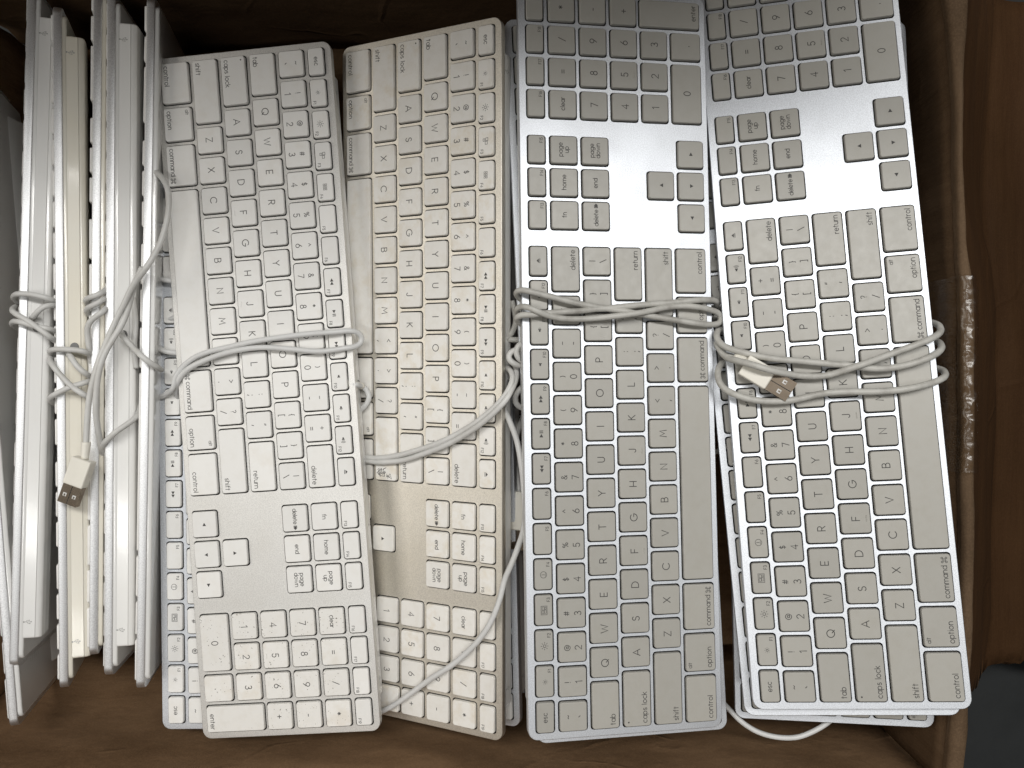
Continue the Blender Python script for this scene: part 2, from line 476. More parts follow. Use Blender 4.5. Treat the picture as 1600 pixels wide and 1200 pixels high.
for i, k in enumerate(['fn', 'home', 'pageup']): K(k, i, 1, 18.6, HL, ON)
for i, k in enumerate(['fdel', 'end', 'pagedn']): K(k, i, 1, 0, HL, ON)
K('up', 1, 1, -39.5, 17.0, ON)
for i, k in enumerate(['left', 'down', 'right']): K(k, i, 1, -58.0, 17.0, ON)
for r, row in ((18.6, ['clear', 'n=', 'n/', 'n*']), (0, ['n7', 'n8', 'n9', 'n-']), (-18.55, ['n4', 'n5', 'n6', 'n+']), (-37.1, ['n1', 'n2', 'n3'])):
    for i, k in enumerate(row): K(k, i, 1, r, HL, OP)
K('n0', 0, 2, BC, BH, OP)
K('n.', 2, 1, BC, BH, OP)
KEYS.append(('enter', OP + 3.5 * U, -46.9 - .1, U - 1.5, 37.0 + 1.2))

SH = dict(zip("`1234567890-=[]\\;',./", '~!@#$%^&*()_+{}|:"<>?'))
def tri(cx, cy, dx, dy, s):
    px, py = -dy, dx
    return ('f', [(cx + dx * s * .6, cy + dy * s * .6), (cx - dx * s * .5 + px * s * .6, cy - dy * s * .5 + py * s * .6), (cx - dx * s * .5 - px * s * .6, cy - dy * s * .5 - py * s * .6)])
def rect(x0, y0, x1, y1, w):
    return ('s', [(x0, y0), (x1, y0), (x1, y1), (x0, y1), (x0, y0)], w)
def command_sign(cx, cy, s, w):
    p = []
    r = s * .16
    a = s * .19
    out = [('s', [(cx - a, cy - a), (cx - a, cy + a)], w), ('s', [(cx + a, cy - a), (cx + a, cy + a)], w), ('s', [(cx - a, cy - a), (cx + a, cy - a)], w), ('s', [(cx - a, cy + a), (cx + a, cy + a)], w)]
    for sx, sy, a0 in ((1, 1, -90), (-1, 1, 0), (-1, -1, 90), (1, -1, 180)):
        out.append(('s', arc(cx + sx * (a + r), cy + sy * (a + r), r, r, a0 + (90 if False else 0), a0 + 270, 8) if False else arc(cx + sx * (a + r), cy + sy * (a + r), r, r, 0, 360, 10), w))
    return out
def speaker_icon(x, waves, y=0.3):
    out = [('f', [(x - 1.3, y - .45), (x - .6, y - .45), (x + .25, y - 1.0), (x + .25, y + 1.0), (x - .6, y + .45), (x - 1.3, y + .45)])]
    for i in range(waves):
        out.append(('s', arc(x + .1, y, .75 + .6 * i, .9 + .6 * i, 45, -45, 5), .24))
    return out
def sun(r, rays, long):
    out = [('s', arc(0, 0, r, r, 0, 360, 10), .28)]
    for i in range(8):
        a = math.radians(45 * i)
        out.append(('s', [((r + .7) * math.cos(a), (r + .7) * math.sin(a)), ((r + .7 + long) * math.cos(a), (r + .7 + long) * math.sin(a))], .28))
    return out

def legend(k, w, h, new):
    """print on one key top; w,h = key top size"""
    L, R, T, Bt = -w / 2 + 1.5, w / 2 - 1.5, h / 2 - 1.6, -h / 2 + 1.9
    WS, WW = 2.95, .36
    if k.startswith('F') and k[1:].isdigit() and len(k) > 1:
        n = int(k[1:])
        o = text(k, 1.7, R + .6, -h / 2 + 1.0, .26, 'r', .22)
        s = []
        if n == 1: s = sun(.6, 8, .08)
        if n == 2: s = sun(.8, 8, .6)
        if n == 3:
            if new: s = [rect(-1.9, .15, -.3, 1.6, .26), rect(.1, -.2, 1.8, 1.2, .26), rect(-1.5, -1.6, -.1, -.4, .26)]
            else: s = [rect(-2.4, -1.7, 2.4, 1.7, .24), rect(-1.8, .15, -.2, 1.2, .22), rect(.2, -.1, 1.9, 1.1, .22), rect(-1.6, -1.2, .2, -.2, .22), rect(.6, -1.2, 1.8, -.5, .22)]
        if n == 4:
            if new: s = [rect(-1.9 + 1.4 * i, -1.0 + 1.3 * j, -.95 + 1.4 * i, -.1 + 1.3 * j, .22) for i in range(3) for j in range(2)]
            else: s = [('s', arc(0, 0, 1.8, 1.8, 0, 360, 16), .26), ('s', [(0, 1.1), (0, -.5)], .30), ('s', [(-.9, -1.0), (.9, -1.0)], .22)]
        if n == 7: s = [tri(-1.0, 0, -1, 0, 1.8), tri(1.0, 0, -1, 0, 1.8)]
        if n == 8: s = [tri(-1.1, 0, 1, 0, 1.8), ('s', [(.6, .9), (.6, -.9)], .5), ('s', [(1.6, .9), (1.6, -.9)], .5)]
        if n == 9: s = [tri(-1.0, 0, 1, 0, 1.8), tri(1.0, 0, 1, 0, 1.8)]
        if n == 10: s = speaker_icon(.3, 0, 0)
        if n == 11: s = speaker_icon(0, 1, 0)
        if n == 12: s = speaker_icon(-.4, 3, 0)
        return o + s
    if k == 'esc': return text('esc', 2.7, 0, -.9, .35)
    if k == 'eject': return [('f', [(-1.3, -.1), (1.3, -.1), (0, 1.2)]), ('s', [(-1.2, -.7), (1.2, -.7)], .4)]
    if k in SH:
        return text(k, 3.8, 0, -5.2, .43) + text(SH[k], 3.3, 0, 1.5, .38)
    if len(k) == 1 and k.isalpha():
        o = text(k, 4.1, 0, -2.0, .45)
        return o
    if k[0] == 'n' and len(k) == 2 and k != 'n0':
        c = k[1]
        return text(c, 4.1, 0, -2.0, .45)
    words = {'delete': ('r', 'delete'), 'tab': ('l', 'tab'), 'return': ('r', 'return'), 'lshift': ('l', 'shift'), 'rshift': ('r', 'shift'), 'lctrl': ('l', 'control'), 'rctrl': ('r', 'control'), 'enter': ('r', 'enter')}
    if k in words:
        a, s = words[k]
        return text(s, WS, L if a == 'l' else R, Bt, WW, a)
    if k == 'caps':
        return text('caps lock', WS, L, Bt, WW, 'l') + [('f', arc(L + .6, T - .3, .48, .48, 0, 360, 10)[:-1])]
    if k in ('lopt', 'ropt'):
        a, xx = ('l', L) if k == 'lopt' else ('r', R)
        return text('option', WS, xx, Bt, WW, a) + text('alt', 2.1, xx, T - 1.2, .27, a)
    if k == 'lcmd':
        return text('command', WS, R - 4.4, Bt, WW, 'r', .18) + command_sign(R - 1.3, Bt + 1.05, 3.0, .30)
    if k == 'rcmd':
        return text('command', WS, L + 4.4, Bt, WW, 'l', .18) + command_sign(L + 1.3, Bt + 1.05, 3.0, .30)
    if k == 'n0': return text('0', 4.1, 0, -2.0, .45)
    if k in ('fn', 'home', 'end', 'clear'): return text(k, 2.6, 0, -.9, WW)
    if k == 'pageup': return text('page', 2.6, 0, .9, .35) + text('up', 2.6, 0, -2.7, .35)
    if k == 'pagedn': return text('page', 2.6, 0, .9, .35) + text('down', 2.6, 0, -2.7, .35)
    if k == 'fdel':
        return text('delete', 2.6, -1.3, -.9, WW, 'c', .16) + [('s', [(4.6, -.7), (6.0, -.7), (6.9, .2), (6.0, 1.1), (4.6, 1.1), (4.6, -.7)], .35), ('f', [(4.9, -.4), (6.0, -.4), (6.6, .2), (6.0, .8), (4.9, .8)])]
    if k in ('up', 'down', 'left', 'right'):
        d = {'up': (0, 1), 'down': (0, -1), 'left': (-1, 0), 'right': (1, 0)}[k]
        return [tri(0, 0, d[0], d[1], 1.9)]
    return []

def rrect(w, h, r, n=3, cx=0, cy=0):
    o = []
    for sx, sy, a in ((1, 1, 0), (-1, 1, 90), (-1, -1, 180), (1, -1, 270)):
        o += arc(cx + sx * (w / 2 - r), cy + sy * (h / 2 - r), r, r, a, a + 90, n)
    return o

KEYMESH = {}
def key_mesh(k, hw, hh, new, scribble=False):
    kk = (k, new, scribble)
    if kk in KEYMESH: return KEYMESH[kk]
    w, h = hw - 1.45, hh - 1.45
    V, F, I, S = [], [], [], []
    rings = [(0, 0, -2.3, 1.5), (-.15, -.15, -.75, 1.45), (-.35, -.35, -.30, 1.4), (-.70, -.70, -.07, 1.25), (-1.15, -1.15, 0, 1.0)]
    n = None
    for dw, dh, z, r in rings:
        pts = rrect(w + dw, h + dh, r, 3)
        n = len(pts)
        V += [(p[0] * MM, p[1] * MM, z * MM) for p in pts]
    for a in range(len(rings) - 1):
        for i in range(n):
            j = (i + 1) % n
            F.append((a * n + i, a * n + j, (a + 1) * n + j, (a + 1) * n + i)); I.append(0); S.append(True)
    F.append(tuple(range((len(rings) - 1) * n, len(rings) * n))); I.append(0); S.append(False)
    if k in 'FJ' or k == 'n5':   # raised homing bar
        b = len(V)
        by = -5.6
        for x, y, z in ((-1.7, by - .3, 0), (1.7, by - .3, 0), (1.7, by + .3, 0), (-1.7, by + .3, 0), (-1.5, by - .12, .28), (1.5, by - .12, .28), (1.5, by + .12, .28), (-1.5, by + .12, .28)):
            V.append((x * MM, y * MM, z * MM))
        for f in ((4, 5, 6, 7), (0, 1, 5, 4), (1, 2, 6, 5), (2, 3, 7, 6), (3, 0, 4, 7)):
            F.append(tuple(b + q for q in f)); I.append(0); S.append(False)
    items = legend(k, w - 1.1, h - 1.1, new)
    if scribble:
        rs = random.Random(3)
        items = []
        for q in range(9):
            x0 = w / 2 - 9 + rs.random() * 6
            y0 = -5 + rs.random() * 8
            items.append(('s', [(x0 + rs.uniform(-1.6, 1.6) + t * .35, y0 + rs.uniform(-1.8, 1.8)) for t in range(6)], .32))
    PV, PF = [], []
    print_mesh(items, .03, PV, PF)
    b = len(V)
    V += [(p[0] * MM, p[1] * MM, p[2] * MM) for p in PV]
    for f in PF:
        F.append(tuple(b + q for q in f)); I.append(1); S.append(False)
    me = mesh('key', V, F, [M['key_white'], M['ink']], I, S)
    KEYMESH[kk] = me
    return me

# frame of the keyboard object: origin at the middle of its underside
OX, OY, OZ = -212.5, 12.75, 9.5
X0, X1, Y0, Y1 = -3.0, 428.0, -69.5, 44.2
def loc3(x, y, z): return ((x + OX) * MM, (y + OY) * MM, (z + OZ) * MM)

def build_plate():
    W, H = X1 - X0, Y1 - Y0
    cx, cy = (X0 + X1) / 2, (Y0 + Y1) / 2
    pts, edges = [], []
    def loop(ps):
        b = len(pts); pts.extend(Vector(p) for p in ps)
        edges.extend((b + i, b + (i + 1) % len(ps)) for i in range(len(ps)))
        return b, len(ps)
    outer = rrect(W - .7, H - .7, 5.4, 6, cx, cy)
    o0 = loop(outer)
    holes = [loop(rrect(w, h, 1.9, 3, x, y)) for _, x, y, w, h in KEYS]
    vs, es, fs, ov, oe, of = delaunay_2d_cdt(pts, edges, [], 0, 1e-5)
    V = [loc3(v.x, v.y, -2.0) for v in vs]
    back = {}
    for i, src in enumerate(ov):
        for s in src: back[s] = i
    F, S = [], []
    for f in fs:
        mx = sum(vs[i].x for i in f) / len(f); my = sum(vs[i].y for i in f) / len(f)
        inside = any(abs(mx - x) < w / 2 - .01 and abs(my - y) < h / 2 - .01 for _, x, y, w, h in KEYS)
        # corner slivers of a hole lie inside its box too
        if inside: continue
        # outside the rounded outline
        ex, ey = abs(mx - cx) - (W / 2 - 5.75), abs(my - cy) - (H / 2 - 5.75)
        if ex > 0 and ey > 0 and math.hypot(ex, ey) > 5.4: continue
        F.append(tuple(f)); S.append(False)
    # corner pieces between a hole's rounded corner and its box: keep those outside the arc
    for f in fs:
        mx = sum(vs[i].x for i in f) / len(f); my = sum(vs[i].y for i in f) / len(f)
        for _, x, y, w, h in KEYS:
            ex, ey = abs(mx - x) - (w / 2 - 1.9), abs(my - y) - (h / 2 - 1.9)
            if abs(mx - x) < w / 2 - .01 and abs(my - y) < h / 2 - .01:
                if ex > 0 and ey > 0 and math.hypot(ex, ey) > 1.9:
                    F.append(tuple(f)); S.append(False)
                break
    for b, n in holes:
        base = len(V)
        for i in range(n):
            v = vs[back[b + i]]
            V.append(loc3(v.x, v.y, -2.0)); V.append(loc3(v.x, v.y, -2.7))
        for i in range(n):
            j = (i + 1) % n
            F.append((base + 2 * j, base + 2 * i, base + 2 * i + 1, base + 2 * j + 1)); S.append(True)
    # outer bevel, side, underside
    prof = [(W - .7, H - .7, 5.4, -2.0), (W - .2, H - .2, 5.65, -2.15), (W, H, 5.75, -2.55), (W, H, 5.75, -6.4), (W - .7, H - .7, 5.4, -6.95)]
    base = len(V); n = None
    for w, h, r, z in prof:
        ps = rrect(w, h, r, 6, cx, cy); n = len(ps)
        V += [loc3(p[0], p[1], z) for p in ps]
    for a in range(len(prof) - 1):
        for i in range(n):
            j = (i + 1) % n
            F.append((base + (a + 1) * n + i, base + (a + 1) * n + j, base + a * n + j, base + a * n + i)); S.append(True)
    F.append(tuple(base + (len(prof) - 1) * n + i for i in reversed(range(n)))); S.append(False)
    return mesh('top_plate', V, F, [M['alu']], None, S)

def prism_x(profile, xa, xb, name, mats, bevel=0.0):
    """closed (y,z) profile pushed along x"""
    V, F, S = [], [], []
    n = len(profile)
    ym = sum(p[0] for p in profile) / n; zm = sum(p[1] for p in profile) / n
    secs = [(xa, .94), (xa + .5, .985), (xa + 1.3, 1), (xb - 1.3, 1), (xb - .5, .985), (xb, .94)]
    for x, s in secs:
        V += [loc3(x, ym + (y - ym) * s, zm + (z - zm) * s) for y, z in profile]
    for a in range(len(secs) - 1):
        for i in range(n):
            j = (i + 1) % n
            F.append((a * n + i, a * n + j, (a + 1) * n + j, (a + 1) * n + i)); S.append(1 <= i <= 6)
    F.append(tuple(reversed(range(n)))); S.append(False)
    F.append(tuple((len(secs) - 1) * n + i for i in range(n))); S.append(False)
    return V, F, S

PLATE = build_plate()
def build_shell():
    V, F, S = [], [], []
    W, H = 421.0, 112.2
    cx, cy = (X0 + X1) / 2, (Y0 + Y1) / 2
    prof = [(W, H, 4.6, -6.97), (W, H, 4.6, -8.7), (W - .8, H - .8, 4.3, -9.3), (W - 2, H - 2, 3.8, -9.5)]
    n = None
    for w, h, r, z in prof:
        ps = rrect(w, h, r, 5, cx, cy); n = len(ps)
        V += [loc3(p[0], p[1], z) for p in ps]
    for a in range(len(prof) - 1):
        for i in range(n):
            j = (i + 1) % n
            F.append(((a + 1) * n + i, (a + 1) * n + j, a * n + j, a * n + i)); S.append(True)
    F.append(tuple((len(prof) - 1) * n + i for i in reversed(range(n)))); S.append(False)
    I = [0] * len(F)
    # small print of approval marks and words on the underside
    items = []
    rs = random.Random(5)
    for r in range(5):
        x = 30
        while x < 95 - r * 6:
            wd = rs.uniform(2, 6)
            items.append(('s', [(x, -28 - r * 4.2), (x + wd, -28 - r * 4.2)], .5)); x += wd + 1.2
    for i in range(5):
        x = 150 + i * 12
        items.append(('s', arc(x, -40, 2.2, 2.6, 0, 360, 10), .45) if i % 2 else ('s', [(x - 2, -42), (x + 2, -38)], .45))
    PV, PF = [], []
    print_mesh(items, 0, PV, PF)
    b = len(V)
    V += [loc3(p[0], p[1], -9.53) for p in PV]
    for f in PF:
        F.append(tuple(b + q for q in f)); I.append(1); S.append(False)
    return mesh('bottom_shell', V, F, [M['shell'], M['faint']], I, S)
SHELL = build_shell()

def build_wedge():
    prof = [(43.2, -7.0)] + [(43.2, -15.6)] + arc(40.4, -15.9, 2.8, 3.3, 10, -80, 5)
    prof += [(36, -19.4), (28, -18.9), (22, -17.4), (8, -12.3), (1, -9.55), (1, -7.0)]
    V, F, S = prism_x(prof, 15.5, 409.5, 'rear_wedge', None)
    # flat shade big faces
    I = [0] * len(F)
    # trident port mark printed near each end of the rear face
    for cx, s in ((26, 1), (399, -1)):
        it = [('s', [(-3.6, 0), (3.0, 0)], .42), ('f', [(4.2, 0), (2.8, .8), (2.8, -.8)]), ('f', arc(-3.7, 0, .8, .8, 0, 360, 8)[:-1]),
              ('s', [(-2.2, 0), (-.8, 1.4), (.9, 1.4)], .36), ('s', [(-1.0, 0), (.4, -1.4), (1.6, -1.4)], .36), ('f', arc(1.3, 1.4, .55, .55, 0, 360, 8)[:-1]), ('f', [(1.5, -.9), (2.5, -.9), (2.5, -1.9), (1.5, -1.9)])]
        PV, PF = [], []
        print_mesh(it, 0, PV, PF)
        b = len(V)
        V += [loc3(cx + p[1] * s * .7, 43.2 + .06 + p[2], -11.6 - p[0] * .6) for p in PV]
        for f in PF:
            F.append(tuple(b + q for q in f)); I.append(1); S.append(False)
    return mesh('rear_wedge', V, F, [M['shell'], M['faint']], I, S)
WEDGE = build_wedge()

wp = [loc3(*p) for p in ((X0 + 2, Y0 + 2, -5.66), (X1 - 2, Y0 + 2, -5.66), (X1 - 2, Y1 - 2, -5.66), (X0 + 2, Y1 - 2, -5.66))]
wq = [(p[0], p[1], p[2] - .0009) for p in wp]
WELL = mesh('key_well', wp + wq, [(0, 1, 2, 3), (7, 6, 5, 4), (0, 4, 5, 1), (1, 5, 6, 2), (2, 6, 7, 3), (3, 7, 4, 0)], [M['well']])

def box_mesh(name, a, b, mats):
    V = [(x, y, z) for x in (a[0], b[0]) for y in (a[1], b[1]) for z in (a[2], b[2])]
    return mesh(name, V, [(0, 1, 3, 2), (4, 6, 7, 5), (0, 4, 5, 1), (2, 3, 7, 6), (0, 2, 6, 4), (1, 5, 7, 3)], mats)
PORTS = []
for x0, x1 in ((15.3, 15.9), (409.1, 409.7)):
    PORTS.append(box_mesh('usb_port', loc3(x0, 27, -16.2), loc3(x1, 39.5, -11.5), [M['well']]))
gp = arc(0, 0, 2.9, 2.6, 0, 360, 14)[:-1]
gv = [loc3(212.5 + p[0], 43.15, -12.2 + p[1]) for p in gp] + [loc3(212.5 + p[0] * .85, 43.85, -12.2 + p[1] * .85) for p in gp]
ng = len(gp)
GROM = mesh('cable_outlet', gv, [(i, (i + 1) % ng, ng + (i + 1) % ng, ng + i) for i in range(ng)] + [tuple(ng + i for i in range(ng))], [M['grommet']])

def set_mat(o, slot, m):
    o.material_slots[slot].link = 'OBJECT'
    o.material_slots[slot].material = m

NAMES = {'space': 'space_bar'}
def key_name(k):
    if k in NAMES: return NAMES[k]
    if k in ('esc', 'eject') or (k[0] == 'F' and k[1:].isdigit()): return 'function_key'
    if len(k) == 1 and k.isalpha(): return 'letter_key'
    if k in SH: return 'number_key' if k.isdigit() else 'symbol_key'
    if k in ('up', 'down', 'left', 'right'): return 'arrow_key'
    if k[0] == 'n' and len(k) == 2: return 'keypad_key'
    return 'word_key'

POSES = {
 'A': [[-153.54, -4.39, 107.95], [[0.07528, 0.99499, -0.06584], [-0.99711, 0.07578, 0.00514], [0.0101, 0.06526, 0.99782]]],
 'B': [[-54.51, 0.65, 111.53], [[0.00078, 0.90862, -0.41763], [-0.99943, -0.01342, -0.03106], [-0.03383, 0.41742, 0.90809]]],
 'C': [[61.32, 16.49, 145.19], [[-0.01397, -0.98931, 0.14515], [0.99896, -0.0075, 0.04504], [-0.04346, 0.14563, 0.98838]]],
 'D': [[180.82, 35.8, 150.02], [[-0.05114, -0.98621, -0.15742], [0.99401, -0.06551, 0.08748], [-0.09659, -0.152, 0.98365]]],
 'A2': [[-171.28, -5.67, 94.76], [[-0.01705, -0.99967, -0.01928], [0.99979, -0.01727, 0.01084], [-0.01117, -0.01909, 0.99976]]],
 'B2': [[-50.62, -0.38, 92.71], [[0.02498, 0.93309, -0.35877], [-0.99957, 0.01776, -0.0234], [-0.01547, 0.3592, 0.93313]]],
 'C2': [[61.17, 7.61, 129.66], [[-0.04501, -0.99605, 0.07659], [0.99813, -0.04166, 0.04481], [-0.04145, 0.07846, 0.99605]]],
 'D2': [[176.28, 27.44, 135.8], [[-0.06781, -0.97337, -0.21898], [0.99084, -0.0914, 0.09942], [-0.11679, -0.21023, 0.97065]]],
 'D3': [[192.57, 10.96, 114.45], [[0.0061, 0.98681, -0.16179], [-0.99776, 0.01678, 0.06473], [0.0666, 0.16103, 0.9847]]],
 'V0': [[-343.13, -2.97, 57.26], [[-0.08134, -0.29052, -0.95341], [0.99669, -0.02371, -0.07781], [0.0, -0.95658, 0.29149]]],
 'V1': [[-317.29, 36.15, 56.73], [[-0.02709, 0.24175, -0.96996], [-0.99963, -0.00655, 0.02629], [0.0, 0.97032, 0.24184]]],
 'V2': [[-298.74, 23.2, 58.96], [[0.01026, 0.34199, -0.93965], [-0.99995, 0.00351, -0.00964], [0.0, 0.9397, 0.342]]],
 'V3': [[-278.22, 43.04, 55.96], [[0.00659, -0.34201, -0.93967], [0.99998, 0.00225, 0.00619], [0.0, -0.9397, 0.34201]]],
 'V4': [[-257.96, 31.22, 57.24], [[-0.00467, 0.17364, -0.9848], [-0.99999, -0.00081, 0.0046], [0.0, 0.98481, 0.17365]]],
 'V5': [[-234.07, 25.7, 64.45], [[0.01564, -0.20786, -0.97803], [0.99988, 0.00325, 0.0153], [0.0, -0.97815, 0.20789]]],
 'G': [[12, -30, 26], [[0, -1, 0], [1, 0, 0], [0, 0, 1]]],
}
